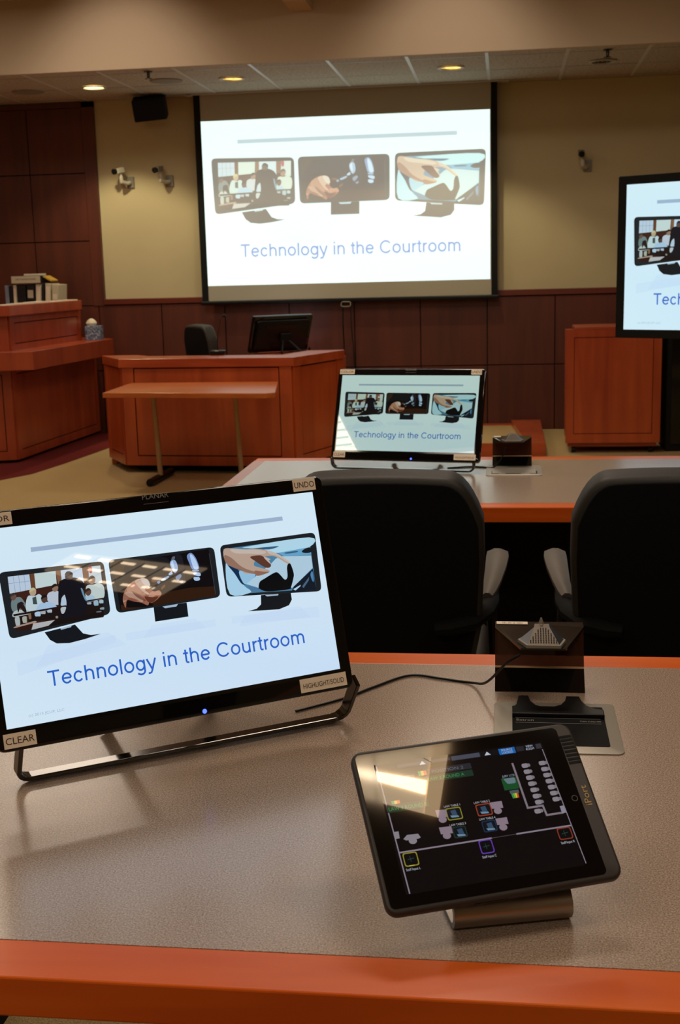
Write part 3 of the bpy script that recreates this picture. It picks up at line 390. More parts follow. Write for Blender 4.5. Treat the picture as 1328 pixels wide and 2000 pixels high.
def build_slide():
    P = Pic(); W = (255, 255, 255)
    P.poly(SV([(0, 0), (1, 0), (1, .6), (0, .6)]), W, cols=[(250, 254, 255)]*2+[(246, 250, 255)]*2)
    P.poly(SV([(0, .6), (1, .6), (1, 1), (0, 1)]), W, cols=[(246, 250, 255)]*2+[(238, 243, 255), (250, 252, 255)])
    P.poly(SV([(.13, .117), (.889, .117), (.889, .14), (.13, .14)]), (186, 194, 212))
    for q in ([(.14, .62), (.31, .60), (.36, .68), (.10, .72)], [(.44, .60), (.57, .60), (.60, .66), (.41, .66)], [(.72, .63), (.9, .62), (.93, .69), (.70, .68)],
              [(.05, .68), (.33, .62), (.33, .66), (.05, .75)], [(.36, .62), (.63, .62), (.63, .66), (.36, .66)], [(.68, .62), (.96, .64), (.96, .70), (.68, .66)]):
        P.poly(SV(q), (226, 231, 250), .35)
    D = (34, 36, 38)
    frames = [([(.034, .222), (.327, .234), (.3265, .51), (.0405, .562)], [(.051, .252), (.312, .256), (.313, .488), (.057, .521)]),
              ([(.34, .232), (.659, .235), (.6565, .508), (.3435, .512)], None),
              ([(.677, .232), (.9865, .227), (.979, .559), (.675, .512)], None)]
    stands = [[(.136, .553), (.222, .537), (.241, .588), (.262, .602), (.29, .604), (.245, .618), (.199, .626), (.165, .618), (.148, .595)],
              [(.452, .51), (.5515, .51), (.5505, .585), (.4505, .585)],
              [(.782, .53), (.878, .541), (.878, .58), (.866, .608), (.832, .622), (.77, .612), (.733, .606), (.762, .6), (.778, .58)]]
    gl = [[(.18, .545), (.214, .537), (.21, .547), (.182, .553)], [(.478, .512), (.525, .511), (.519, .523), (.485, .523)], [(.795, .533), (.838, .538), (.836, .546), (.8, .542)]]
    for i in range(3):
        P.poly(SV(stands[i]), (24, 26, 30))
        P.poly(SV(roundquad(frames[i][0], .03)), D)
        P.poly(SV(gl[i]), (190, 200, 212))
        for pts, col, sm, al in PHOTOS[i]:
            if sm: pts = spline([Vector(p) for p in pts], 4)
            P.poly(SV(pts), col, al)
    B = (48, 106, 206)
    sans(P, 'Technology in the Courtroom', -.371, .5-.8265, .769, .078, B)
    P.text('(c) 2013 JCUP, LLC', -.438, .5-.958, .098, .013, (190, 196, 212), 'LEFT', 1)
    return P.mesh('slide_picture')
def build_ui():
    P = Pic(); U = UI; A = 1.368
    def q(k): return SV(U[k])
    def line(pts, w, col):
        for a, b in zip(pts[:-1], pts[1:]):
            a = Vector((a[0]*A, a[1])); b = Vector((b[0]*A, b[1])); d = (b-a).normalized(); n = Vector((-d.y, d.x))*w/2; a = a-d*w/2; b = b+d*w/2
            P.poly(SV([((p.x)/A, p.y) for p in (a+n, b+n, b-n, a-n)]), col)
    def rect(x0, y0, x1, y1, col): P.poly(SV([(x0, y0), (x1, y0), (x1, y1), (x0, y1)]), col)
    def blob(x, y, rx, ry, col): P.poly(SV([(x+rx*math.cos(t*.524)/A, y+ry*math.sin(t*.524)) for t in range(12)]), col)
    WL = (150, 138, 150)
    rect(.09, .105, .85, .9, (15, 12, 13))
    line([(.1, .12), (.1062, .894)], .007, WL); line([(.8395, .16), (.8565, .888)], .005, WL)
    line([(.1069, .657), (.4982, .657)], .009, WL); line([(.4982, .657), (.611, .656)], .003, (90, 80, 88)); line([(.611, .656), (.8476, .656)], .009, WL)
    line([(.6875, .2245), (.6912, .511), (.758, .511), (.7617, .572), (.8313, .572)], .012, (138, 126, 134))
    rect(.829, .53, .848, .575, (150, 146, 164))
    for x, y in U['seatsA']+U['seatsB']:
        P.poly(SV(roundquad([(x-.014, y-.014), (x+.016, y-.014), (x+.016, y+.014), (x-.014, y+.014)], .012, 3, A)), (150, 142, 150))
        blob(x+.018, y, .009, .011, (134, 126, 134))
    rect(.15, .118, .84, .152, (20, 20, 24)); rect(.43, .12, .558, .148, (78, 82, 96)); rect(.19, .124, .425, .142, (66, 64, 76))
    rect(.645, .116, .719, .156, (30, 110, 190)); rect(.725, .118, .76, .15, (44, 42, 48)); rect(.815, .118, .84, .15, (60, 58, 66))
    for t, x, y, w_, h_ in (('SOURCE', .682, .134, .05, .013), ('LOCKED', .682, .151, .05, .013), ('VIEW', .786, .132, .033, .014), ('ROOM', .786, .15, .036, .014)):
        P.text(t, x-.5, .5-y, w_, h_, (200, 210, 225), 'CENTER')
    for x in (.3, .592): P.poly(SV([(x, .122), (x+.014, .145), (x-.014, .145)]), (205, 215, 225))
    rect(.29, .178, .506, .215, (44, 46, 54)); rect(.29, .222, .505, .262, (30, 58, 44))
    P.text('POSITION 2', .33-.5, .5-.207, .14, .018, (110, 112, 122)); P.text('LAW 2 ROUND A', .305-.5, .5-.252, .16, .02, (60, 150, 90))
    rect(.1, .367, .281, .415, (26, 56, 42)); P.text('LAW 3 ROUND B', .107-.5, .5-.404, .165, .022, (60, 150, 90))
    for i, c in enumerate(((60, 150, 90), (230, 190, 90), (230, 110, 60))): rect(.125+i*.012, .345, .137+i*.012, .366, c); rect(.27+i*.012, .185, .282+i*.012, .215, c)
    rect(.16, .2, .25, .25, (70, 66, 84))
    for nm, col, ti in (('law1', (150, 146, 50), 'LAW TABLE 1'), ('law2', (170, 66, 36), 'LAW TABLE 2'), ('law3', (36, 58, 50), 'LAW TABLE 3'), ('law4', (30, 54, 82), 'LAW TABLE 4')):
        p = U[nm]; x0 = min(a for a, b in p); x1 = max(a for a, b in p)-.002; y0 = min(b for a, b in p); y1 = max(b for a, b in p)
        P.poly(SV(roundquad([(x0, y0), (x1, y0), (x1, y1), (x0, y1)], .012, 3, A)), col)
        P.poly(SV(roundquad([(x0+.004, y0+.006), (x1-.004, y0+.006), (x1-.004, y1-.006), (x0+.004, y1-.006)], .01, 3, A)), (18, 24, 30))
        P.poly(SV([(x0+.02, y0+.018), (x0+.042, y0+.014), (x0+.046, y0+.05), (x0+.024, y0+.056)]), (58, 84, 110))
        P.poly(SV([(x0+.014, y0+.046), (x0+.048, y0+.052), (x0+.05, y0+.062), (x0+.018, y0+.06)]), (120, 150, 176))
        P.text(ti, (x0+x1)/2-.5, .5-y0+.006, .07, .013, (190, 190, 196), 'CENTER')
    for nm in ('chairL1', 'chairL3', 'chairR2', 'chairR4'): P.poly(q(nm), (150, 132, 146))
    for x, y in U['blobs'][:4]:
        blob(x, y, .024, .02, (150, 132, 146)); rect(x-.012, y-.02, x+.012, y, (150, 132, 146))
    P.poly(q('bench'), (150, 142, 150)); blob(.173, .6, .024, .02, (150, 142, 150)); P.poly(q('boxL'), (150, 142, 150))
    for nm, col, ti in (('stL', (160, 150, 50), 'Staff Input L'), ('stC', (110, 70, 190), 'Staff Input C'), ('stR', (150, 60, 40), 'Staff Input R')):
        p = U[nm]; x0, y0 = p[0]; x1 = p[1][0]-.001; y1 = p[2][1]
        P.poly(SV(roundquad([(x0, y0), (x1, y0), (x1, y1), (x0, y1)], .014, 3, A)), col)
        P.poly(SV(roundquad([(x0+.004, y0+.006), (x1-.004, y0+.006), (x1-.004, y1-.006), (x0+.004, y1-.006)], .012, 3, A)), (14, 14, 16))
        cx = (x0+x1)/2; cy = (y0+y1)/2; line([(cx-.012, cy), (cx+.012, cy-.004)], .004, (44, 70, 66)); line([(cx-.002, cy-.018), (cx-.001, cy+.014)], .003, (44, 70, 66)); line([(cx-.012, y1-.004), (cx+.008, y1-.004)], .004, (220, 210, 90) if nm == 'stL' else col)
        P.text(ti, cx-.5, .5-y1-.024, .06, .014, (190, 196, 206), 'CENTER')
    rect(.6165, .308, .682, .384, (28, 84, 44)); P.poly(SV(roundquad(U['lcdscr'], .01, 3, A)), (110, 132, 140)); P.text('JURY LCD', .652-.5, .5-.302, .055, .013, (160, 170, 190), 'CENTER')
    for i, c in enumerate(((70, 150, 90), (130, 190, 60), (230, 210, 70), (220, 80, 50))): P.poly(SV([(.639+i*.008, .402), (.647+i*.008, .402), (.647+i*.0075, .44), (.641+i*.0075, .44)]), c)
    P.poly(SV([(.636, .39), (.676, .39), (.676, .41), (.636, .41)]), (80, 96, 96))
    return P.mesh('control_picture')
SLIDE = build_slide(); UIM = build_ui()
S_NEAR = screen_mat('near_display', (.66, .80, .90), (.0, .0, .0))
S_FAR = screen_mat('far_display', (.44, .58, .53), (.0, .0, .0))
S_TV = screen_mat('television_display', (.66, .86, .93), (.0, .0, .0), gloss=.35)
S_PROJ = screen_mat('projected_picture', (.70, .90, .84), (.21, .205, .18), gloss=.9, base=(150, 145, 130), spec=.05)
S_UI = screen_mat('tablet_display', (.72, .72, .72), (.0, .0, .0))
def show(name, me, m_, parent, mtx, w_, h_, dz):
    c = me.copy(); c.materials.clear(); c.materials.append(m_)
    o = bpy.data.objects.new(name, c); SC.collection.objects.link(o); o.parent = parent
    o.matrix_local = mtx @ Matrix.Diagonal((w_, h_, dz, 1))
    return o
# ------------------------------------------------------------------ room
WY = 11.45; LX = -6.0; RX = 6.2; BY = -5.0
I4 = Matrix.Identity(4)
struct('floor', MB().box((LX, BY, -.1), (RX, WY, 0)), M['carpet'])
struct('trim_1', MB().prism([(-5.9, 9.8), (-3.98, 9.8), (-3.98, 11.4), (-3.4, 11.4), (-3.45, 10.4), (-3.54, 9.56), (-3.62, 9.03), (-3.77, 8.74), (-3.9, 8.4), (-5.9, 6.4)], 0, .004), M['burg'])
struct('trim_2', MB().box((LX, BY, 0), (RX, 1.9, .004)), M['speck'])
struct('wall_back', MB().box((LX, WY, -.1), (RX, WY+.12, 3.9)), M['wall'])
struct('wall_left', MB().box((LX-.12, BY, -.1), (LX, WY, 3.9)), M['wall'])
struct('wall_right', MB().box((RX, BY, -.1), (RX+.12, WY, 3.9)), M['wall'])
struct('wall_front', MB().box((LX, BY-.12, -.1), (RX, BY, 3.9)), M['wall'])
struct('ceiling', MB().box((LX, BY, UPZ), (RX, 9.8, UPZ+.1)), M['soffit'])
SY = 9.74
struct('trim_3', MB().box((LX, SY, LOZ-.004), (RX, SY+.06, UPZ+.05)), M['soffit'])       # face of the soffit
struct('trim_4', MB().box((-1.6, 6.0, 3.39), (-1.44, SY, UPZ)), M['soffit'])               # beam meeting the soffit
# lowered tile ceiling: tiles and grid
b = MB(); xs = [-1.345+.603*k for k in range(-8, 10)]; xs = [-.15+.603*k for k in range(-10, 9)]
ys = [9.8, 10.0, 10.70, 11.3, WY]
for i in range(len(xs)-1):
    x0 = max(xs[i], LX)+.01; x1 = min(xs[i+1], RX)-.01
    if x1 <= x0: continue
    for j in range(len(ys)-1): b.box((x0, ys[j]+.01, LOZ+.002), (x1, ys[j+1]-.01, LOZ+.02))
struct('trim_5', b, M['tile'])
b = MB()
for x in xs: b.box((x-.013, 9.8, LOZ), (x+.013, WY, LOZ+.014))
struct('trim_6', b, M['tbar'])
b = MB()
for y in ys[1:-1]: b.box((LX, y-.011, LOZ+.001), (RX, y+.011, LOZ+.013))
b.box((LX, WY-.03, LOZ), (RX, WY, LOZ+.01))
struct('trim_7', b, mat('cross_grid', (150, 144, 130), .5))
struct('trim_8', MB().box((LX, 9.8, LOZ+.021), (RX, WY, LOZ+.06)), M['matte'])
# wainscot: panels with open joints on a dark backing, cap rail
b = MB(); js = [-3.193+.6035*k for k in range(-1, 13)]
JX = [x for x in js if x < RX]
JX = [-5.0, -4.4, -3.796]+js[1:]
for i in range(len(JX)-1):
    for z0, z1 in ((.0, .592), (.592, 1.205)):
        b.box((JX[i]+.005, WY-.035, z0+.005), (JX[i+1]-.005, WY-.013, z1-.004))
struct('wall_back_wainscot', b, M['panel'])
struct('trim_9', MB().box((-5.9, WY-.013, 0), (RX, WY-.001, 1.21)), M['groove'])
struct('trim_10', MB().box((-3.74, WY-.05, 1.21), (RX, WY, 1.263), bev=.005), M['panel_trim'])
# tall panelled part behind the bench
b = MB(); px = [-5.6, -4.98, -4.377, -3.845]
for i in range(3):
    for z0, z1 in ((1.205, 1.8), (1.8, 2.41), (2.41, 2.99)):
        b.box((px[i]+.005, WY-.035, z0+.005), (px[i+1]-.005, WY-.013, z1-.005))
struct('wall_back_panels', b, M['panel'])
struct('trim_11', MB().box((-5.9, WY-.013, 1.2), (-3.74, WY-.001, 3.04)), M['groove'])
struct('trim_12', MB().box((-3.845, WY-.045, 1.205), (-3.735, WY, 3.035)).box((-5.9, WY-.045, 2.99), (-3.735, WY, 3.035)), M['panel'])

# ------------------------------------------------------------------ ceiling fittings
def can(x, y, on):
    st = {2: 'brightly glowing', 1: 'dim yellow glowing', 0: 'unlit'}[on[0]]
    t = thing('recessed_ceiling_light', on[1], 'ceiling light', (x, y, LOZ-.003), group='round lights in the lowered ceiling')
    b = MB(); n = 28
    b.lathe([(.108, .0), (.108, -.006), (.088, -.008), (.086, .0)], n=n); 
    b.build('trim_ring', M['white_pl'], t, smooth=True)
    MB().lathe([(.001, .0), (.085, .0), (.085, .001), (.001, .001)], n=n).build('reflector', {2: M['lampon'], 1: M['lampdim'], 0: M['lampoff']}[on[0]], t)
    if on[0] == 0:
        for k in range(5): MB().lathe([(.001, -.004), (.012, -.002), (.012, .0)], ((k-2)*.033, .01*(k % 2), 0), n=10).build('reflector_facet', M['white_pl'], t)
can(-3.45, 10.6, (2, 'round recessed ceiling light glowing brightest, above the wood panelling'))
can(-2.235, 10.48, (1, 'dim yellow round ceiling light left of the bare grid lines over the screen'))
can(-.444, 10.44, (1, 'dim yellow round ceiling light above the right part of the projection screen'))
can(.75, 10.49, (0, 'unlit round ceiling light with silver reflector near the right edge'))
for x, y, l in ((-4.07, 10.7, 'round ceiling speaker grille above the wood panelled wall'), (-2.78, 10.45, 'round ceiling speaker grille between the two left ceiling lights')):
    MBg = MB().lathe([(.001, -.004), (.125, -.005), (.135, -.003), (.135, .003)], (0, 0, 0), n=32)
    o = MBg.build('ceiling_speaker', mat('speaker_grille', (140, 130, 114), .8, mott=(300, .3)), smooth=True); o.location = (x, y, LOZ-.002)
    tag(o, l, 'ceiling speaker', 'ceiling speaker grilles')
for x, y, l in ((-2.784, 9.93, 'small sprinkler head hanging left in the lowered ceiling'), (.747, 9.95, 'small sprinkler head in the ceiling near the right edge')):
    t = thing('sprinkler_head', l, 'sprinkler', (x, y, LOZ), group='sprinkler heads')
    MB().lathe([(.034, 0), (.034, -.006), (.014, -.01), (.012, -.045), (.006, -.05)], n=14).build('body', M['chrome'], t, smooth=True)
    MB().lathe([(.026, -.052), (.03, -.056), (.004, -.06)], n=14).build('deflector', M['chrome'], t)
def troffer(x, y, l):
    t = thing('ceiling_troffer', l, 'ceiling light', (x, y, UPZ-.002), group='square troffers over the well')
    b = MB()
    for a, c in (((-.62, -.32), (.62, -.28)), ((-.62, .28), (.62, .32)), ((-.62, -.28), (-.58, .28)), ((.58, -.28), (.62, .28))): b.box((a[0], a[1], -.03), (c[0], c[1], 0))
    b.build('frame', M['white_pl'], t)
    MB().box((-.58, -.28, -.012), (.58, .28, -.004)).build('diffuser', mat('soft_diffuser', (230, 215, 190), .6, emit=(255, 226, 190), es=1.4), t)
for (x, y, e), l in zip(TROFFERS, ('over the side of the judge bench', 'above the gap between the counsel tables', 'above the burgundy carpet by the bench', 'above the floor before the lectern cabinet', 'above the left end of the near table', 'above the right end of the near table', 'behind the viewer')):
    troffer(x, y, 'rectangular ceiling light panel '+l)
# lit coffer right above the near table (seen mirrored in the tablet)
q = [(.40, 1.04), (.71, 1.163), (.732, .908), (.457, .915)]
t = thing('coffered_ceiling_light', 'bright coffered ceiling light right above the near table', 'ceiling light', (.56, 1.0, UPZ-.002))
def lq(u, v):
    a = Vector(q[0]).lerp(Vector(q[1]), u); b_ = Vector(q[3]).lerp(Vector(q[2]), u); p = a.lerp(b_, v); return (p.x-.56, p.y-1.0)
MB().prism([lq(0, 0), lq(1, 0), lq(1, 1), lq(0, 1)], -.01, 0).build('coffer_panel', M['coffer'], t)
MB().prism([lq(-.02, .24), lq(.8, .52), lq(.8, .72), lq(-.02, .42)], -.018, -.0101).build('fluorescent_tube', M['tube'], t)
MB().prism([lq(.2, 0), lq(.212, 0), lq(.212, 1), lq(.2, 1)], -.02, -.0101).prism([lq(.55, 0), lq(.56, 0), lq(.83, .25), lq(.82, .25)], -.02, -.0101).build('dark_joint', M['matte'], t)
MB().prism([lq(.82, 0), lq(1, 0), lq(1, 1), lq(.82, 1)], -.016, -.0101).build('side_baffle', mat('coffer_baffle', (220, 190, 150), .8, emit=(215, 180, 135), es=12), t)
# louvred light behind the viewer on the right (seen mirrored in the near monitor)
t = thing('louvred_ceiling_light', 'louvred ceiling light with rows of bright slits behind the viewer', 'ceiling light', (4.7, -3.0, UPZ-.002))
pg = [(-.64, -.07), (-.63, .24), (.69, .31), (.73, -.25), (.19, -.26)]
MB().prism(pg, -.008, 0).build('louvre_panel', mat('louvre_panel', (200, 180, 150), .6, emit=(206, 180, 148), es=4.5), t)
b = MB()
for r in range(3):
    for c in range(6):
        x = -.6+.225*c+.05*r; y = .2-.17*r
        if x > .6 or (x < -.3 and r == 2): continue
        b.box((x, y, -.012), (x+.13, y+.03, -.0081))
tag(b.build('bright_slits', mat('louvre_slit', (255, 240, 215), .5, emit=(255, 226, 190), es=22), t), kind='stuff')
b = MB()
for c in range(1, 6): b.box((-.64+.225*c, -.22, -.016), (-.63+.225*c, .26, -.0121))
b.build('louvre_blades', M['matte'], t)
# light panel over the left side (seen mirrored in the far monitor)
t = thing('slatted_ceiling_light', 'bright slatted ceiling light over the left side of the room', 'ceiling light', (-3.5, .75, UPZ-.002))
MB().prism([(.55, .47), (.47, -.02), (.45, -.15), (.15, -.15), (.15, .47)], -.008, 0).build('light_panel', mat('bright_slat_panel', (255, 245, 220), .6, emit=(255, 240, 210), es=16), t)
b = MB()
for k in range(6): b.box((.15, .4-k*.1, -.02), (.54-.018*k, .415-k*.1, -.009))
b.build('slats', mat('slat_metal', (190, 180, 160), .6, emit=(200, 190, 160), es=5), t)

# ------------------------------------------------------------------ projection screen
t = thing('projection_screen', 'large pull-down projection screen with black borders showing the title slide', 'projection screen', (-1.43, 11.32, 1.19))
X = lambda x: x+1.43
MB().box((X(-2.715), .0, .03), (X(-.137), .004, 1.845)).build('screen_fabric', M['screenfab'], t)
MB().box((X(-2.775), -.002, .03), (X(-2.715), .006, 1.845)).build('black_border', M['matte'], t)
MB().box((X(-.137), -.002, .03), (X(-.082), .006, 1.845)).build('black_border', M['matte'], t)
MB().box((X(-2.79), -.022, -.0), (X(-.065), .028, .035), bev=.01).build('bottom_bar', M['black'], t)
MB().box((X(-2.85), -.05, 1.845), (X(.02), .09, 1.853)).box((X(-2.83), -.05, 1.84), (X(-2.79), .05, 1.853)).build('screen_housing', M['white_pl'], t)
h = MB().tube([(X(-1.485), -.03, -.01), (X(-1.485), -.035, -.035), (X(-1.47), -.035, -.04), (X(-1.41), -.035, -.04), (X(-1.40), -.035, -.03), (X(-1.40), -.03, -.005), (X(-1.41), -.03, .002), (X(-1.475), -.03, .002)], .005, 8, closed=True).build('pull_handle', M['grey_pl'], t, smooth=True)
MB().tube([(X(-1.47), -.03, -.04), (X(-1.475), -.02, -.2), (X(-1.48), .06, -.4), (X(-1.49), .08, -.6)], .006, 6).tube([(X(-1.40), -.03, -.04), (X(-1.40), -.02, -.2), (X(-1.395), .06, -.4), (X(-1.39), .08, -.6)], .004, 6).build('pull_cord', M['matte'], t)
# the projected picture
PA = [(-2.723, 2.813), (-.137, 2.808), (-.140, 1.351), (-2.737, 1.373)]
sl = show('projected_slide', SLIDE, S_PROJ, t, frame_m((X((PA[0][0]+PA[1][0])/2)-.004, -.0006, (2.8105+1.362)/2-1.19), (1, 0, 0), (0, 0, 1), (0, -1, 0)), 2.578, 1.449, .00006)
# ------------------------------------------------------------------ wall speaker and cameras
t = thing('wall_speaker', 'black box speaker hung high on the beige wall beside the screen', 'speaker', (-3.14, 11.2, 2.93))
mt = Matrix.Rotation(R(10), 4, 'Z') @ Matrix.Rotation(R(18), 4, 'X') @ Matrix.Rotation(R(-5), 4, 'Y')
b = MB().box((-.145, -.09, -.095), (.145, .09, .095), bev=.012); b.xf(mt); b.build('cabinet', M['matte'], t)
b = MB().box((-.13, -.096, -.08), (.13, -.09, .08)); b.xf(mt); b.build('grille', mat('cloth_grille', (10, 10, 11), .95), t)
MB().box((-.05, .08, .02), (.03, .249, .06)).box((-.06, .2, -.02), (.04, .249, .1)).tube([(0, .06, .05), (0, .06, .11)], .016).build('bracket', M['matte'], t)
def wallcam(px, l, yaw, head, lit):
    t = thing('security_camera', l, 'camera', (px, 11.449, 2.31), group='cameras on the beige wall')
    t.scale = (.78, .78, .78)
    MB().box((-.045, -.02, -.06), (.045, 0, .07), bev=.006).build('wall_plate', M['grey_pl'], t)
    dx = -.075 if yaw < 0 else (-.06 if yaw == 0 else -.0)
    MB().tube([(0, -.02, 0), (dx*.4, -.07, -.01), (dx, -.12, .01), (dx, -.13, .06), (dx*1.1, -.13, .1)], [.022, .024, .026, .024, .016], 12).build('arm', M['white_pl'], t, smooth=True)
    hd = Matrix.Translation((dx*1.1-.01, -.14, .135)) @ Matrix.Rotation(R(yaw), 4, 'Z') @ Matrix.Rotation(R(12), 4, 'X')
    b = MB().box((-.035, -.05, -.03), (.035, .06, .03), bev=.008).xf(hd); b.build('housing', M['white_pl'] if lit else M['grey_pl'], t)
    b = MB().tube([(0, -.05, 0), (0, -.085, 0)], [.03, .034], 14).xf(hd); b.build('lens', M['matte'], t, smooth=True)
wallcam(-3.43, 'white security camera with black lens, left of the two by the wood panelling', -35, 1, True)
wallcam(-3.06, 'grey security camera on a bracket, nearer the left edge of the screen', -20, 1, False)
wallcam(.70, 'small grey security camera on the wall right of the screen', 0, 1, False)

# ------------------------------------------------------------------ judge's bench at the left
def poly_panel(b, p0, p1, z0, z1, t=.02, mi=0):
    """upright board between two floor points"""
    p0 = Vector((p0[0], p0[1], 0)); p1 = Vector((p1[0], p1[1], 0)); d = (p1-p0).normalized(); n = Vector((d.y, -d.x, 0))*t
    b.add([p0+Vector((0, 0, z0)), p1+Vector((0, 0, z0)), p1+Vector((0, 0, z1)), p0+Vector((0, 0, z1)), p0+n+Vector((0, 0, z0)), p1+n+Vector((0, 0, z0)), p1+n+Vector((0, 0, z1)), p0+n+Vector((0, 0, z1))],
          [(0, 1, 2, 3), (7, 6, 5, 4), (0, 4, 5, 1), (3, 2, 6, 7), (0, 3, 7, 4), (1, 5, 6, 2)], mi)
def lerp2(a, c, k): return (a[0]+(c[0]-a[0])*k, a[1]+(c[1]-a[1])*k)
def framed_face(par, p0, p1, z0, z1, st, rt_, rb, m_, mpanel, gap=.008, t=.018, off=.02):
    """a face with a raised frame and an inset panel with dark joint: p0->p1 with the outside on its right"""
    L = math.dist(p0, p1); k = st/L
    d = ((p1[0]-p0[0])/L, (p1[1]-p0[1])/L); n = (d[1], -d[0])
    o = lambda p, s: (p[0]+n[0]*s, p[1]+n[1]*s)
    b = MB()
    poly_panel(b, o(p0, 0), o(lerp2(p0, p1, k), 0), z0, z1, t)
    poly_panel(b, o(lerp2(p0, p1, 1-k), 0), o(p1, 0), z0, z1, t)
    poly_panel(b, lerp2(p0, p1, k), lerp2(p0, p1, 1-k), z1-rt_, z1, t)
    poly_panel(b, lerp2(p0, p1, k), lerp2(p0, p1, 1-k), z0, z0+rb, t)
    b.build('frame', m_, par)
    b = MB(); g = gap/L
    poly_panel(b, lerp2(p0, p1, k+g), lerp2(p0, p1, 1-k-g), z0+rb+gap, z1-rt_-gap, t-.003)
    b.build('panel', mpanel, par)
bench = thing('judge_bench', 'tall stepped cherry wood judge bench at the left edge', 'bench', (-4.6, 10.3, 0))
O = (-4.6, 10.3)
def L_(p): return (p[0]-O[0], p[1]-O[1])
b0, b1, b2, b3 = L_((-5.9, 9.05)), L_((-3.955, 9.585)), L_((-3.86, 11.38)), L_((-5.9, 11.38))
MB().prism([b0, b1, b2, b3], .07, .78).build('base_body', M['groove'], bench)
MB().prism([(b0[0], b0[1]+.06), (b1[0]-.08, b1[1]+.06), (b2[0]-.08, b2[1]), b3], 0, .07).build('plinth', M['groove'], bench)
framed_face(bench, b0, b1, .03, .785, .07, .06, .07, M['benchdark'], M['benchdark'])
framed_face(bench, b1, b2, .03, .785, .07, .06, .07, M['benchdark'], M['benchdark'])
l0, l1, l2, l3 = L_((-5.9, 8.82)), L_((-3.69, 9.41)), L_((-3.56, 11.05)), L_((-5.9, 11.38))
MB().prism([l0, l1, l2, L_((-3.86, 11.38)), l3], .768, .915, bev=.004).build('ledge', M['benchdark'], bench)
u0, u1, u2, u3 = L_((-5.9, 8.97)), L_((-3.91, 9.49)), L_((-3.812, 10.88)), L_((-5.9, 11.3))
b = MB(); b.prism([u0, u1, u2, (u2[0]-.1, u2[1]), (u1[0]-.1, u1[1]+.1), (u0[0], u0[1]+.1)], .915, 1.19); b.build('upper_body', M['groove'], bench)
framed_face(bench, u0, u1, .915, 1.195, .07, .05, .05, M['benchdark'], M['benchdark'])
framed_face(bench, u1, u2, .915, 1.195, .07, .06, .05, M['benchdark'], M['benchdark'])
c0, c1, c2 = L_((-5.9, 8.9)), L_((-3.86, 9.42)), L_((-3.76, 10.83))
MB().prism([c0, c1, c2, (c2[0]-.15, c2[1]+.01), (c1[0]-.15, c1[1]+.3), (c0[0], c0[1]+.3)], 1.19, 1.272, bev=.004).build('top_cap', M['benchdark'], bench)
MB().prism([(c0[0], c0[1]+.31), (c1[0]-.16, c1[1]+.31), (c2[0]-.155, c2[1]+.02), (c2[0]-.22, c2[1]+.03), (c2[0]-.22, c2[1]+.38), (c0[0], c2[1]+.38)], 1.10, 1.13).build('worktop', M['benchdark'], bench)
# papers along the cap, binders behind it
pp = [(-3.955, 9.56, -.08), (-3.93, 9.84, -.12), (-3.905, 10.12, -.08), (-3.875, 10.4, -.1), (-3.85, 10.67, -.09)]
for k, (x, y, a) in enumerate(pp):
    o = MB().box((-.055, -.132, 0), (.055, .132, .006+.003*(k % 3))).build('paper_stack', M['paper']); o.location = (x, y, 1.2722); o.rotation_euler = (0, 0, a)
    tag(o, ['white paper stack at the viewer end of the row on the bench cap', 'second white paper stack on the bench cap, counted from the viewer', 'white paper stack in the middle of the row on the bench cap', 'fourth white paper stack on the bench cap, below the pale binders', 'white paper stack at the screen end of the row on the bench cap'][k], 'papers', 'papers on the bench cap')
def binder(px, w_, h_, m_, l, lean=0, lab=None):
    x = px; t = thing('ring_binder', l, 'binder', (x*1.038, 10.93, 1.13), group='binders standing on the judge bench')
    mt = Matrix.Rotation(R(lean), 4, 'Y')
    b = MB().box((-w_/2, 0, 0), (w_/2, .24, h_), bev=.004).xf(mt); b.build('cover', m_, t)
    if lab: 
        b = MB().box((-w_*.36, -.002, lab[0]), (w_*.36, -.0002, lab[1])).xf(mt); b.build('spine_label', M['binder_w'] if m_ != M['binder_w'] else M['paper'], t)
binder(-4.326, .034, .285, M['binder_b'], 'thin pale blue binder standing at the left end of the row')
binder(-4.293, .028, .28, M['binder'], 'black binder standing right of the thin blue one', 1)
binder(-4.258, .03, .29, M['binder_w'], 'thin white binder between two black ones', 1.5, (.03, .26))
binder(-4.200, .078, .285, M['binder'], 'thick black binder with bare spine, in the middle', 2)
binder(-4.119, .072, .29, M['binder'], 'black binder with square white label on its spine', 2.4, (.17, .24))
binder(-4.050, .05, .295, M['binder_w'], 'white binder right of the square-labelled black one', 3, (.03, .27))
binder(-4.008, .022, .29, M['binder'], 'thin black binder between two white ones', 3)
binder(-3.965, .05, .295, M['binder_w'], 'white binder, second from the right end of the row', 3.5, (.03, .27))
binder(-3.905, .055, .285, M['binder_w'], 'cream binder at the right end of the row', 4.5, (.15, .2))
t = thing('ring_binder', 'white binder lying flat across the tops of the standing ones', 'binder', (-4.294, 10.93, 1.430), group='binders lying on the others')
MB().box((-.14, -.02, 0), (.14, .25, .068), bev=.004).build('cover', M['binder'], t)
MB().box((-.135, -.024, .003), (.135, -.0205, .065)).build('spine_label', M['binder_w'], t)
text_mesh('lettering', 'JURY INSTRUCTIONS', frame_m((0, -.0262, .03), (1, 0, 0), (0, 0, 1), (0, -1, 0)), M['ink'], t, .19, .014)
o = MB().box((-.08, -.06, 0), (.06, .12, .016)).build('paper_pad', M['paper']); o.location = (-4.24, 11.0, 1.4985); tag(o, 'small white pad lying on the flat binder', 'pad')
o = MB().box((.0, -.06, 0), (.085, .14, .012)).build('legal_pad', M['yellow']); o.location = (-4.148, 11.0, 1.484); o.rotation_euler = (0, R(30), .05); tag(o, 'yellow pad sloping down beside the flat binder', 'pad')
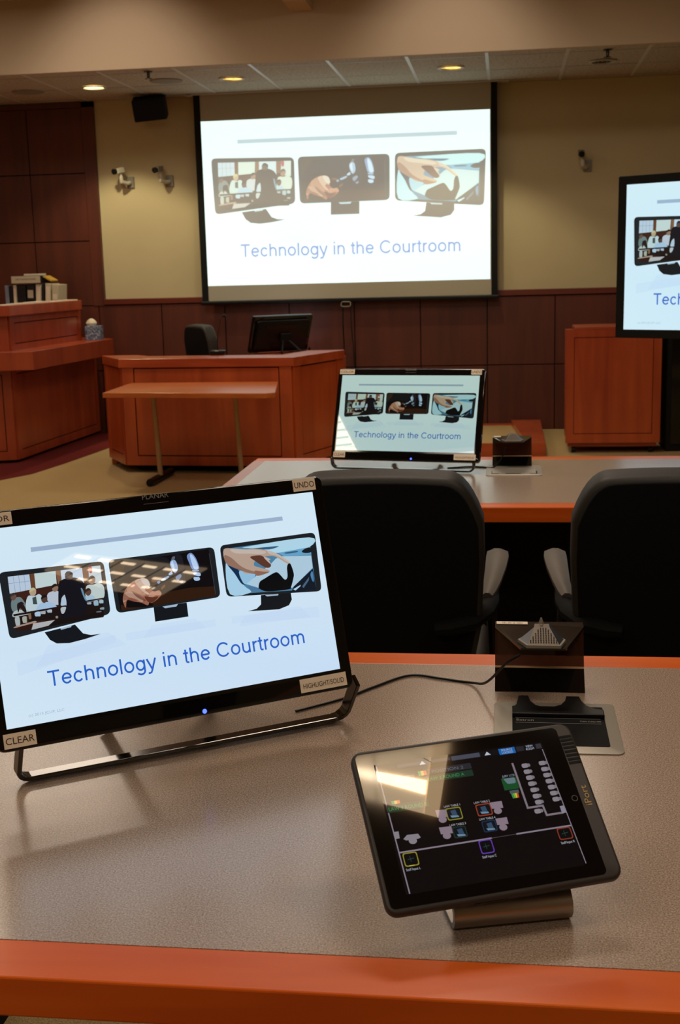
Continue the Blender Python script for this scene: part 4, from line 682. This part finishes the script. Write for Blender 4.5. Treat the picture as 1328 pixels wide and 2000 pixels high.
t = thing('tissue_box', 'blue patterned tissue box on the bench ledge by the wall', 'tissue box', (-3.69, 10.92, .915), R(8))
MB().box((-.07, -.065, 0), (.07, .065, .125), bev=.003).build('box', M['tissue_box'], t)
MB().lathe([(.035, .12), (.05, .15), (.035, .175), (.012, .19)], (-.02, 0, 0), n=7).build('tissue', M['paper'], t)

# ------------------------------------------------------------------ witness desk
wd = thing('witness_desk', 'low cherry wood desk with angled ends below the projection screen', 'desk', (-2.2, 9.6, 0))
O = (-2.2, 9.6)
w0, w1, w2, w3 = L_((-3.13, 9.50)), L_((-2.87, 9.09)), L_((-1.56, 8.99)), L_((-1.29, 9.70))
w4, w5 = L_((-1.29, 10.3)), L_((-3.13, 10.3))
def off(p, dx, dy): return (p[0]+dx, p[1]+dy)
ring = [w0, w1, w2, w3]; inner = [off(w3, -.26, .0), off(w2, -.11, .27), off(w1, .13, .27), off(w0, .26, .0)]
MB().prism([off(w0, .01, 0), off(w1, .01, .01), off(w2, -.01, .01), off(w3, -.01, 0), off(w3, -.1, 0), off(w2, -.06, .1), off(w1, .06, .1), off(w0, .1, 0)], .08, .80).build('body', M['groove'], wd)
MB().prism([off(w0, .1, .05), off(w1, .08, .1), off(w2, -.08, .1), off(w3, -.1, 0), off(w3, -.2, 0), off(w2, -.14, .2), off(w1, .14, .2), off(w0, .2, 0)], 0, .08).build('plinth', M['groove'], wd)
for a, c, st in ((w0, w1, .06), (w1, w2, .09), (w2, w3, .1)):
    framed_face(wd, a, c, .06, .812, st, .015, .07, M['cherry'], M['cherry'])
MB().prism([off(w0, -.03, 0), off(w1, -.02, -.03), off(w2, .02, -.03), off(w3, .03, 0)]+inner, .80, .866, bev=.004).build('desk_cap', M['cherry_h'], wd)
for p, q_ in (((w3[0]-.04, w3[1]), (w3[0], .4)), ((w0[0], w0[1]), (w0[0]+.04, .4))): MB().box(p+(.0,), q_+(.80,)).build('end_panel', M['cherry'], wd)
MB().prism([off(w0, .05, .03), off(w1, .06, .11), off(w2, -.06, .11), off(w3, -.045, .03), (w3[0]-.045, .38), (w0[0]+.05, .38)], .74, .77).build('worktop', M['cherry_h'], wd)
MB().box((.0, 1.02, .74), (.56, 1.5, .77)).build('monitor_shelf', M['cherry_h'], wd)
MB().box((.3, 1.05, 0), (.5, 1.45, .74)).build('pedestal', M['matte'], wd)
# ------------------------------------------------------------------ side table in front of it
t = thing('side_table', 'light wood side table on two slim steel T-legs before the witness desk', 'table', (-2.16, 8.6, 0))
O = (-2.16, 8.6)
MB().prism([L_(p) for p in ((-2.70, 8.20), (-1.575, 8.02), (-1.575+.06, 8.06), (-1.64, 8.86), (-2.74, 8.92), (-2.76, 8.85), (-2.74, 8.2))], .665, .70, bev=.005).build('table_top', M['ttop'], t)
for x in (-2.50, -1.90):
    MB().tube([L_((x, 8.68))+(.05,), L_((x-.02, 8.66))+(.664,)], .019, 14).build('leg', M['leg'], t, smooth=True)
    b = MB(); p = L_((x-.02, 8.46)); q_ = L_((x+.0, 8.97))
    b.tube([(p[0], p[1], .028), (q_[0], q_[1], .028)], .028, 12); b.build('foot', M['black'], t, smooth=True)
# ------------------------------------------------------------------ chair type used three times
M['bracket'] = mat('arm_bracket_plastic', (9, 9, 8), .75, spec=.15)
def chair(loc, rz, label, group=None, s=1.0):
    """swivel armchair facing local +y; origin on the floor below the back"""
    t = thing('office_chair', label, 'chair', loc, rz, group)
    out = []
    for k in range(0, 41):
        u = -1+2*k/40; a = abs(u)
        x = .245*u; z = 1.012-.012*a**2-.105*max(0, (a-.62)/.38)**2.6
        out.append((x, z))
    out += [(.247, .80), (.238, .62), (.215, .50), (.17, .46), (-.17, .46), (-.215, .50), (-.238, .62), (-.247, .80)]
    def shell(y0, y1, inset, bev, zs=0):
        b = MB(); q_ = [(x*(1-inset/.245), .73+(z-.73)*(1-inset/.28)) for x, z in out]
        b.prism(q_, y0, y1, bev=bev, seg=3)
        b.xf(Matrix(((1, 0, 0, 0), (0, 0, 1, 0), (0, 1, 0, 0), (0, 0, 0, 1)))); return b
    lean = Matrix.Translation((0, 0, .5)) @ Matrix.Rotation(R(7), 4, 'X') @ Matrix.Translation((0, 0, -.5))
    shell(-.03, .07, 0, .022).xf(lean).build('backrest', M['leather'], t, smooth=True)
    shell(-.036, -.026, .013, .004).xf(lean).build('back_panel', M['fabric'], t, smooth=True)
    b = MB().prism(rrect(-.25, .03, .25, .52, .09), .40, .49, bev=.025, seg=3); b.build('seat', M['leather'], t, smooth=True)
    for sg in (-1, 1):
        # pad runs forward, bracket turns in behind the back
        b = MB(); rows = [(.085, .250, .014, .664), (.12, .254, .019, .668), (.19, .262, .023, .676), (.30, .270, .029, .688), (.40, .274, .032, .694), (.46, .274, .030, .693), (.49, .272, .020, .688)]
        vs = []; n = 8
        for (y, cx, hw, z) in rows:
            for k in range(n):
                a = 2*math.pi*k/n+.39; vs.append((sg*cx+hw*math.cos(a)*1.05, y, z+.013*math.sin(a)))
        fs = [(i*n+k, i*n+(k+1) % n, (i+1)*n+(k+1) % n, (i+1)*n+k) for i in range(len(rows)-1) for k in range(n)]
        fs += [tuple(range(n))[::-1], tuple((len(rows)-1)*n+k for k in range(n))]
        arm = b.add(vs, fs).build('armrest_pad', M['armpad'], t, smooth=True)
        MB().tube([(sg*.262, .2, .655), (sg*.258, .1, .650), (sg*.245, .02, .643), (sg*.21, -.055, .636), (sg*.16, -.075, .630), (sg*.125, -.078, .627)], [.018, .024, .026, .026, .025, .02], 10, sx=.75).build('arm_bracket', M['bracket'], t, smooth=True)
        MB().tube([(sg*.26, .1, .655), (sg*.265, .12, .5), (sg*.2, .14, .40)], .014, 8).build('arm_post', M['black'], t, smooth=True)
    MB().tube([(0, .25, .40), (0, .25, .1)], .03, 14).build('gas_column', M['black'], t, smooth=True)
    b = MB(); w_ = []
    for k in range(5):
        a = R(72*k+18); e = (.29*math.cos(a), .25+.29*math.sin(a))
        b.tube([(0, .25, .11), (e[0], e[1], .075)], [.026, .016], 8); w_.append(e)
    b.build('star_base', M['black'], t)
    for e in w_: MB().tube([(e[0]-.02, e[1], .027), (e[0]+.02, e[1], .027)], .027, 14).build('caster', M['matte'], t)
    return t
wc = chair((-2.485, 10.12, 0), R(-52), 'black swivel chair behind the witness desk, seen side on'); wc.scale = (.97, .97, 1.055)
chair((-.300, 3.0, 0), 0, 'black swivel chair between the tables, left one, behind the near monitor', 'black chairs between the two tables')
chair((.400, 3.0, 0), R(-1), 'black swivel chair between the tables, cut off by the right edge', 'black chairs between the two tables')
# ------------------------------------------------------------------ tables
def table(name, label, x0, x1, y0, y1, cut=0, group=None):
    t = thing(name, label, 'table', ((x0+x1)/2, (y0+y1)/2, 0), 0, group)
    cx, cy = (x0+x1)/2, (y0+y1)/2; e = .076; f = .045
    MB().box((x0+f-cx, y0+e-cy, .735), (x1-f-cx, y1-.07-cy, .7499)).build('laminate_top', M['lam'], t)
    # wooden edging: front, back and the two ends
    MB().box((x0-cx, y0-cy, .702), (x1-cx, y0+e-cy, .75), bev=.0025).build('front_edge', M['edge'], t)
    MB().box((x0-cx, y1-.07-cy, .702), (x1-cx, y1-cy, .75), bev=.0025).build('back_edge', M['edge'], t)
    for a in (x0, x1-f): MB().box((a-cx, y0+e-cy, .702), (a+f-cx, y1-.07-cy, .75)).build('end_edge', M['edge_y'], t)
    MB().box((x0+.1-cx, y1-.2-cy, .1), (x1-.1-cx, y1-.17-cy, .734)).build('modesty_panel', M['matte'], t)
    for a in (x0+.34, x1-.2): MB().box((a-.14-cx, y0+.14-cy, 0), (a+.14-cx, y1-.1-cy, .702)).build('pedestal', M['matte'], t)
    MB().box((x0+.1-cx, y0+.09-cy, .702), (x1-.1-cx, y1-.08-cy, .735)).build('support_board', M['matte'], t)
    return t
M['edge_y'] = wood('table_edge_wood_end', (166, 70, 22), (204, 98, 38), .3, 1, 1.2, .35)
tn = table('counsel_table', 'grey laminate table with orange wood edge, nearest the viewer', -1.5, 1.5, 1.170, 2.345, group='grey counsel tables')
tf = table('counsel_table', 'grey laminate table behind the two black chairs, carrying the smaller monitor', -1.0, 1.7, 3.843, 4.885, group='grey counsel tables')

# ------------------------------------------------------------------ desktop monitors
def monitor(label, loc, yaw, tilt, w_, h_, pos, screen, smat, labels=True, group='touch monitors', foot=.545, roll=0):
    """pos: centre of the lit area relative to loc (loc is on the table under the stand)"""
    t = thing('touch_monitor', label, 'monitor', loc, 0, group)
    rel = Vector(pos)-Vector(loc); P = pose(yaw, tilt, roll, rel)
    x0, x1, y0, y1 = -.532*w_, .5385*w_, -(.612)*h_, .588*h_
    # bezel: frame around the lit area
    b = MB(); fr = rrect(x0, y0, x1, y1, .012)
    b.prism(fr, -.030, .0, bev=.004); b.xf(P); b.build('bezel', M['gloss'], t, smooth=True)
    b = MB(); b.prism(rrect(x0+.03, y0+.03, x1-.03, y1-.03, .03), -.058, -.0305, bev=.012); b.xf(P); b.build('back_shell', M['black'], t, smooth=True)
    MB().prism(rrect(-.17, .06, .17, .105, .01), -.064, -.0585).xf(P).build('vent_strip', M['black'], t)
    if screen: show('screen_image', SLIDE, smat, t, P @ Matrix.Translation((0, 0, .0004)), w_, h_, .000006)
    b = MB(); b.prism(rrect(-w_*.5-.003, -h_*.5-.006, w_*.5+.003, h_*.5+.003, .003), .0, .0003); b.xf(P); b.build('screen_border', M['gloss'], t)
    def at(u, v, z=.0008): return P @ Matrix.Translation(((u-.5)*w_, (.5-v)*h_, z))
    b = MB().lathe([(.0001, 0), (.0036, 0), (.003, .001)], n=12).xf(at(.5575, 1.092, .0)); b.build('power_light', M['led'], t)
    if labels:
        text_mesh('brand_lettering', 'PLANAR', at(.505, -.062), M['grey_ink'], t, .042, .008)
        MB().box((-.02, -.0075, 0), (.02, -.007, .0002)).xf(at(.505, -.062)).build('brand_underline', M['grey_ink'], t)
        for u0, u1, v0, v1, tx in ((-.02, .09, -.077, -.013, 'COLOR'), (.9385, 1.0127, -.081, -.011, 'UNDO'), (-.013, .0745, 1.023, 1.096, 'CLEAR'), (.862, 1.0147, 1.02, 1.094, 'HIGHLIGHT/SOLID')):
            W_ = (u1-u0)*w_; H_ = (v1-v0)*h_
            s_ = MB().box((-W_/2, -H_/2, 0), (W_/2, H_/2, .0007)).xf(at((u0+u1)/2, (v0+v1)/2)).build('sticker', M['sticker'], t)
            text_mesh('sticker_text', tx, at((u0+u1)/2, (v0+v1)/2, .0018) @ Matrix.Translation((0, -H_*.23, 0)), M['ink'], s_, W_*.88, H_*(.46 if len(tx) < 8 else .36))
    # loop stand: flat bar bent to a rectangle, lower run on the table
    yawm = Matrix.Rotation(yaw, 4, 'Z')
    bot = yawm.inverted() @ (P @ Vector(((x0+x1)/2, y0+.01, -.022)))
    hw = foot/2; r = .02; pts = []
    zt, yt, zb, yb = bot.z, bot.y, .0075, 0.0
    def pt(x, k): return (x, yt+(yb-yt)*k, zt+(zb-zt)*k)
    H = abs(zt-zb)
    path = [pt(-hw, 0), pt(-hw, 1-r/H)]+[pt(-hw+r*(1-math.cos(a)), 1-r/H*(1-math.sin(a))) for a in (.4, .8, 1.2)]+[pt(-hw+r, 1), pt(hw-r, 1)]
    path += [pt(hw-r*(1-math.cos(a)), 1-r/H*(1-math.sin(a))) for a in (1.2, .8, .4)]+[pt(hw, 1-r/H), pt(hw, 0)]
    b = MB(); prof = [(-.012, -.0035), (.012, -.0035), (.012, .0035), (-.012, .0035)]  # across depth, thickness
    vs = []; N = len(path)
    dep = Vector((0, 1, 0)); 
    for i, p in enumerate(path):
        p = Vector(p); a = Vector(path[max(i-1, 0)]); c = Vector(path[min(i+1, N-1)]); tg = (c-a).normalized()
        nn = tg.cross(dep).normalized(); dd = nn.cross(tg).normalized()
        for (q0, q1) in prof: vs.append(p+dd*q0+nn*q1)
    fs = [(i*4+k, i*4+(k+1) % 4, (i+1)*4+(k+1) % 4, (i+1)*4+k) for i in range(N-1) for k in range(4)]+[(0, 1, 2, 3), ((N-1)*4, (N-1)*4+3, (N-1)*4+2, (N-1)*4+1)]
    b.add(vs, fs); b.xf(yawm); b.build('stand_loop', M['chrome'], t, bev=.0015)
    # easel arm at the back with spread feet
    hb = yawm.inverted() @ (P @ Vector((0, -.02, -.058)))
    b = MB(); 
    b.box((-.05, hb.y-.004, hb.z-.045), (.05, hb.y+.028, hb.z+.035), bev=.006); b.xf(yawm); b.build('hinge_block', M['black'], t)
    for sg in (-1, 1):
        b = MB(); b.tube([(sg*.03, hb.y+.015, hb.z-.03), (sg*.095, hb.y+.135, .0115)], .011, 8); b.xf(yawm); b.build('rear_leg', M['black'], t, smooth=True)
    return t
monitor('large touch monitor on the near table, black frame with paper labels', (-.502, 1.823, .75), R(32.95), R(17.08), .53, .2898, (-.5125, 1.7874, 1.002), True, S_NEAR, roll=R(.35))
monitor('smaller looking touch monitor standing on the far table behind the chairs', (-.385, 4.545, .75), R(-11.5), R(20.9), .53, .2898, (-.3672, 4.5718, .9632), True, S_FAR)
monitor('black monitor on the witness desk, its back turned to the viewer', (-1.96, 10.88, .77), R(33.8+180), R(25.5), .53, .2898, (-1.9793, 10.854, .955), True, S_NEAR, labels=False)
# ------------------------------------------------------------------ cables
def cable(name, pts, r, l, m_='black'):
    o = MB().tube(spline([Vector(p) for p in pts], 8, False), r, 8).build(name, M[m_], smooth=True); return tag(o, l, 'cable')
cable('microphone_cable', [(-.36, 2.0, .7528), (-.286, 2.068, .7528), (-.239, 2.131, .7528), (-.179, 2.2, .7528), (-.121, 2.186, .7528), (-.062, 2.16, .7545), (-.035, 2.10, .777), (.0, 2.048, .83), (.022, 2.043, .846)], .0024, 'black cable curving over the near table to the microphone')
cable('microphone_cable', [(-.22, 4.60, .7528), (-.14, 4.63, .7528), (-.09, 4.62, .7528), (-.05, 4.60, .7545), (-.02, 4.585, .79), (-.004, 4.58, .832)], .0028, 'thin black cable between far monitor and far microphone')
# ------------------------------------------------------------------ cable cubbies, acrylic stands, microphones
def cubby(loc, label, opened):
    t = thing('cable_cubby', label, 'table box', loc, 0, 'cable boxes set into the tables')
    w_, d_ = .202, .225
    MB().prism(rrect(-w_/2, -d_/2, w_/2, d_/2, .013), .0, .0022, bev=.0008).build('metal_plate', M['plate'], t, smooth=True)
    if opened:
        MB().prism(rrect(-.071, -.085, .081, .093, .004), .0022, .0027).build('well', mat('well_black', (4, 4, 4), .6, spec=.1), t)
        # scalloped lid with two arms reaching the acrylic stand
        p = [(-.071, .038), (.081, .038), (.081, .062), (.068, .066), (.054, .082), (.047, .104), (.044, .127), (.022, .127), (.019, .104), (.011, .084), (-.002, .073), (-.018, .071), (-.031, .080), (-.040, .1), (-.043, .127), (-.06, .127), (-.062, .104), (-.064, .082), (-.071, .066)]
        MB().prism(p, .003, .010, bev=.0015).build('lid', M['black'], t)
        for y in (.0345, .0125): MB().box((-.066, y, .0028), (.074, y+.0008, .0032)).build('trim_line', M['grey_ink'], t)
        text_mesh('lettering', 'Extron', Matrix.Translation((-.064, .0205, .0031)), M['plate'], t, .028, .009, 'LEFT')
        text_mesh('lettering', 'Cable Cubby 600', Matrix.Translation((.040, .0205, .0031)), M['plate'], t, .034, .0055, 'LEFT')
    else:
        MB().prism(rrect(-.078, -.075, .078, .09, .004), .0022, .0032).build('lid', M['plate'], t)
        b = MB(); b.box((-.081, -.079, .0022), (-.055, -.076, .0034)).box((-.03, -.079, .0022), (.025, -.0745, .0034)).box((.055, -.079, .0022), (.083, -.076, .0034))
        b.box((-.081, -.079, .0022), (-.079, -.02, .0034)).box((.079, -.079, .0022), (.083, -.02, .0034)); b.build('lid_gap', M['matte'], t)
    return t
cubby((.080, 1.957, .75), 'open metal cable box behind the tablet, black lid with white lettering', True)
cubby((.026, 4.545, .75), 'closed metal cable box in the far table', False)
def holder(x, y, label, w_=.158):
    """bent smoked acrylic stand: foot sheet leaning back, upright sheet, tilted shelf"""
    t = thing('acrylic_stand', label, 'stand', (x, y, .75), 0, 'smoked acrylic stands')
    def sheet(p, th=.003):
        a, c = Vector(p[0]), Vector(p[1]); d = (c-a).normalized(); n = Vector((0, -d.z, d.y))*th if True else None
        return [(a, c, n)]
    def strip(nm, a, c, m_, wa=w_, wc=w_):
        a = Vector((0,)+a); c = Vector((0,)+c); d = (c-a).normalized(); n = Vector((0, d.z, -d.y))*.003
        vs = []
        for o_, wd_ in ((a, wa), (c, wc)):
            for sx in (-1, 1):
                for k in (0, 1): vs.append(o_+Vector((sx*wd_/2, 0, 0))+n*k)
        MB().add(vs, [(0, 2, 3, 1), (4, 5, 7, 6), (0, 1, 5, 4), (2, 6, 7, 3), (0, 4, 6, 2), (1, 3, 7, 5)]).build(nm, m_, t)
    strip('foot_sheet', (0, .0012), (.035, .0335), M['smoke2'])
    strip('bend', (.0352, .0337), (.0365, .0368), mat('bend_highlight', (200, 160, 110), .3))  # pale strip: the highlight along the crease, painted as colour
    strip('upright_sheet', (.0367, .037), (.068, .1), M['smoke'])
    b = MB(); b.add([(-w_/2, .088, .1015), (w_/2, .088, .1015), (w_/2, .060, .1005), (w_*.27, -.062, .0975), (-w_*.22, -.062, .0975), (-w_/2, .060, .1005)]+[(-w_/2, .088, .1045), (w_/2, .088, .1045), (w_/2, .060, .1035), (w_*.27, -.062, .1005), (-w_*.22, -.062, .1005), (-w_/2, .060, .1035)],
       [(0, 1, 2, 3, 4, 5), (11, 10, 9, 8, 7, 6)]+[(i, (i+1) % 6, 6+(i+1) % 6, 6+i) for i in range(6)]); b.build('shelf', M['smoke2'], t)
    return t
holder(.058, 2.128, 'smoked acrylic stand holding a microphone on the near table')
holder(.0195, 4.64, 'smoked acrylic stand holding a microphone on the far table', .146)
def mic(x, y, z, label, nub=True, rz=0):
    t = thing('boundary_microphone', label, 'microphone', (x, y, z), rz, 'boundary microphones'); t.scale = (.88, .88, .86)
    B = [(-.030, -.045), (.036, -.045), (.047, -.005), (.022, .045), (-.018, .045), (-.047, -.005)]
    T = [(-.012, .028), (.010, .028)]
    base = MB().prism(B, 0, .007, bev=.001); base.build('base_rim', M['grey_pl'], t)
    zt = .028
    I = [(-.027, -.041), (.033, -.041), (.043, -.004), (.020, .041), (-.016, .041), (-.043, -.004)]
    tp = [(-.015, .008), (.016, .008), (.015, .034), (-.013, .034)]
    v = [(p[0], p[1], .007) for p in I]+[(p[0], p[1], zt) for p in tp]
    MB().add(v, [(0, 1, 7, 6), (6, 7, 8, 9), (9, 8, 3, 4)]).build('grille', M['mesh'], t)
    MB().add(v, [(1, 2, 7), (2, 3, 8, 7), (5, 0, 6), (4, 5, 6, 9)]).build('side_faces', M['micblue'], t)
    b = MB()
    for r_ in range(9):
        for c in range(-5+r_//2, 6-r_//2):
            yy = -.036+r_*.005; zz = .007+(yy+.041)/(.049)*.021
            b.add([(c*.005+.003-.0012, yy-.0012, zz+.0006), (c*.005+.003+.0012, yy-.0012, zz+.0006), (c*.005+.003+.0012, yy+.0012, zz+.0018), (c*.005+.003-.0012, yy+.0012, zz+.0018)], [(0, 1, 2, 3)])
    tag(b.build('grille_holes', M['matte'], t), kind='stuff')
    if nub: MB().lathe([(.007, .0), (.005, .012), (.0015, .022)], (.0, .036, zt-.01), n=10).build('cable_gland', M['grey_pl'], t, smooth=True)
    MB().lathe([(.0035, .0), (.003, .002)], (.0, .02, zt), n=10).build('status_dot', M['grey_pl'], t)
mic(.060, 2.105, .8505, 'silver hexagonal microphone on the acrylic stand of the near table')
mic(.020, 4.625, .8505, 'silver hexagonal microphone on the acrylic stand of the far table', False)
o = MB().box((0, 0, 0), (.056, .016, .0006)).build('asset_tag', M['sticker']); o.location = (-.0185, 2.196, .8549); tag(o, 'cream printed tag on the near acrylic stand', 'label')
text_mesh('lettering', '|||| ||| || |||||', Matrix.Translation((.028, .004, .001)), M['ink'], o, .036, .007)
o = MB().box((0, 0, 0), (.026, .03, .0006)).build('asset_tag', M['paper']); o.location = (-.048, 4.69, .8549); tag(o, 'small white tag on the far acrylic stand', 'label')

# ------------------------------------------------------------------ tablet on its stand
PW, PH = .28, .2047
tp_ = pose(R(17.69), R(50.91), R(2.92), (-.0266, 1.3658, .869))
base = Vector((.0, 1.36, .75))
t = thing('tablet', 'black tablet in a grey sleeve showing a room control plan, tilted on the near table', 'tablet', base)
P = Matrix.Translation(-base) @ tp_
def up_(u, v): return ((u-.5)*PW, (.5-v)*PH)
MB().prism(rrect(-PW/2, -PH/2, PW/2, PH/2, .014), -.013, .0, bev=.004, seg=3).xf(P).build('sleeve', M['sleeve'], t, smooth=True)
g0 = up_(.018, .968); g1 = up_(.931, .027)
MB().prism(rrect(g0[0], g0[1], g1[0], g1[1], .006), .0, .0006).xf(P).build('glass', M['gloss'], t)
show('screen_image', UIM, S_UI, t, P @ Matrix.Translation((0, 0, .0007)), PW, PH, .0000015)
b = MB()
for (u, v) in UI['vents']:
    x, y = up_(u, v); b.box((x-.0075, y-.0016, .0), (x+.0075, y+.0016, .0006))
b.xf(P).build('speaker_slots', M['matte'], t)
x, y = up_(.9055, .496); MB().tube([(x+.0035*math.cos(a*.39), y+.0035*math.sin(a*.39), .0008) for a in range(16)], .0003, 4, closed=True).xf(P).build('home_button', M['grey_ink'], t)
x, y = up_(.972, .487); text_mesh('lettering', 'iPort', P @ Matrix.Translation((x, y, .0006)) @ Matrix.Rotation(R(90), 4, 'Z'), M['gold'], t, .026, .008)
MB().box((-.04, -.0006, -.0), (.0, .0006, .0004)).xf(P @ Matrix.Translation((0, -PH/2, -.006))).build('seam', M['matte'], t)
# aluminium base: a thick sheet rolled at the front, rising to the plate behind the tablet
t = thing('tablet_stand', 'curved brushed aluminium stand carrying the tablet', 'stand', (0, 1.345, .75), R(15.5))
prof = [(-.012, .003), (-.019, .010), (-.021, .020), (-.017, .030), (-.006, .038), (.008, .045), (.022, .056)]
inn = [(.017, .062), (.003, .051), (-.010, .044), (-.0235, .036), (-.0285, .021), (-.026, .007), (-.016, -.0)]
pro2 = [(-.012, .0), (-.024, .005), (-.029, .014), (-.028, .026), (-.019, .036), (-.004, .046), (.010, .056), (.016, .050), (.003, .039), (-.011, .029), (-.0195, .021), (-.0205, .014), (-.017, .008), (-.01, .006), (.07, .006), (.07, .0)]
b = MB(); b.prism(pro2, -.069, .071)
b.xf(Matrix(((0, 0, 1, 0), (1, 0, 0, 0), (0, 1, 0, 0), (0, 0, 0, 1)))); b.build('curved_sheet', M['steel'], t, smooth=True)

# ------------------------------------------------------------------ gooseneck microphone on the witness desk
t = thing('gooseneck_microphone', 'thin gooseneck microphone with black base on the witness desk', 'microphone', (-2.19, 9.35, .866))
MB().box((-.055, -.04, 0), (.055, .04, .035), bev=.008).build('base', M['black'], t)
MB().box((-.015, -.042, .03), (.015, -.0405, .036)).build('base_light', M['white_pl'], t)
MB().tube(spline([Vector(p) for p in ((.0, 0, .03), (.0, 0, .12), (.02, .0, .22), (.035, -.01, .275), (.05, -.01, .292))], 6, False), .0035, 8).build('neck', M['chrome'], t, smooth=True)
MB().tube([(.05, -.01, .292), (.075, -.012, .298)], [.008, .012], 10).build('microphone_head', M['matte'], t, smooth=True)
# ------------------------------------------------------------------ lectern cabinet, equipment rack, platform
t = thing('lectern_cabinet', 'upright cherry wood lectern cabinet on casters at the right', 'cabinet', (.825, 10.15, 0))
cx = .825
MB().box((-.355, -.21, .10), (.355, .2, .96)).build('body', M['cherry'], t)
framed_face(t, (-.365, -.215), (.365, -.215), .085, .975, .06, .06, .07, M['cherry'], M['cherry'], gap=.006)
MB().box((-.345, -.19, .05), (.345, .18, .10)).build('plinth', M['cherry_h'], t)
MB().box((-.3, -.235, .972), (.37, .2, .995), bev=.004).build('top', M['cherry_h'], t)
for x, y in ((-.3, -.17), (.3, -.17), (-.3, .16), (.3, .16)): MB().tube([(x-.015, y, .025), (x+.015, y, .025)], .025, 12).build('caster', M['black'], t)
t = thing('equipment_rack', 'black equipment rack on the floor at the right edge, below the television', 'rack', (1.62, 10.3, 0))
MB().box((-.38, -.3, .0), (.42, .3, 1.05), bev=.01).build('cabinet', M['matte'], t)
MB().box((-.34, -.31, .06), (.38, -.3, 1.0)).build('door', M['gloss'], t)
MB().box((.33, -.325, .5), (.345, -.31, .62)).build('handle', M['grey_pl'], t)
t = thing('low_platform', 'low wood framed platform with carpet inset, left of the lectern cabinet', 'platform', (-.2, 10.4, 0))
b = MB(); b.box((-.75, -.62, 0), (.50, -.56, .10)).box((-.75, .92, 0), (.50, 1.0, .06)); b.build('front_board', M['cherry_h'], t)
MB().prism([(.36, -.56), (.50, -.56), (.50, .92), (.24, .92)], 0, .10).build('side_board', M['cherry'], t)
MB().prism([(-.75, -.56), (.36, -.56), (.24, .92), (-.75, .92)], 0, .05).build('carpet_inset', M['carpet'], t)
# ------------------------------------------------------------------ television on a floor stand
TP = pose(R(-32.5), R(.74), 0, (1.1802, 6.4707, 1.5093)); base = Vector((1.21, 6.55, 0))
t = thing('television', 'large flat television at the right edge showing the title slide', 'television', base)
P = Matrix.Translation(-base) @ TP
MB().prism(rrect(-.665-.05, -.374-.045, .715, .374+.045, .008), -.06, -.001, bev=.004).xf(P).build('cabinet', M['matte'], t)
show('screen_image', SLIDE, S_TV, t, P @ Matrix.Translation((0, 0, .0004)), 1.33, .748, .00002)
t = thing('television_stand', 'black floor stand under the television', 'stand', (1.235, 6.60, 0), R(-32.5))
MB().box((-.06, -.02, .05), (.06, .03, 1.15)).build('column', M['matte'], t)
MB().box((-.35, -.28, .02), (.35, .28, .05), bev=.008).build('base_plate', M['matte'], t)
for x in (-.3, .3):
    for y in (-.24, .24): MB().lathe([(.025, 0), (.025, .02)], (x, y, 0), n=12).build('foot', M['black'], t)
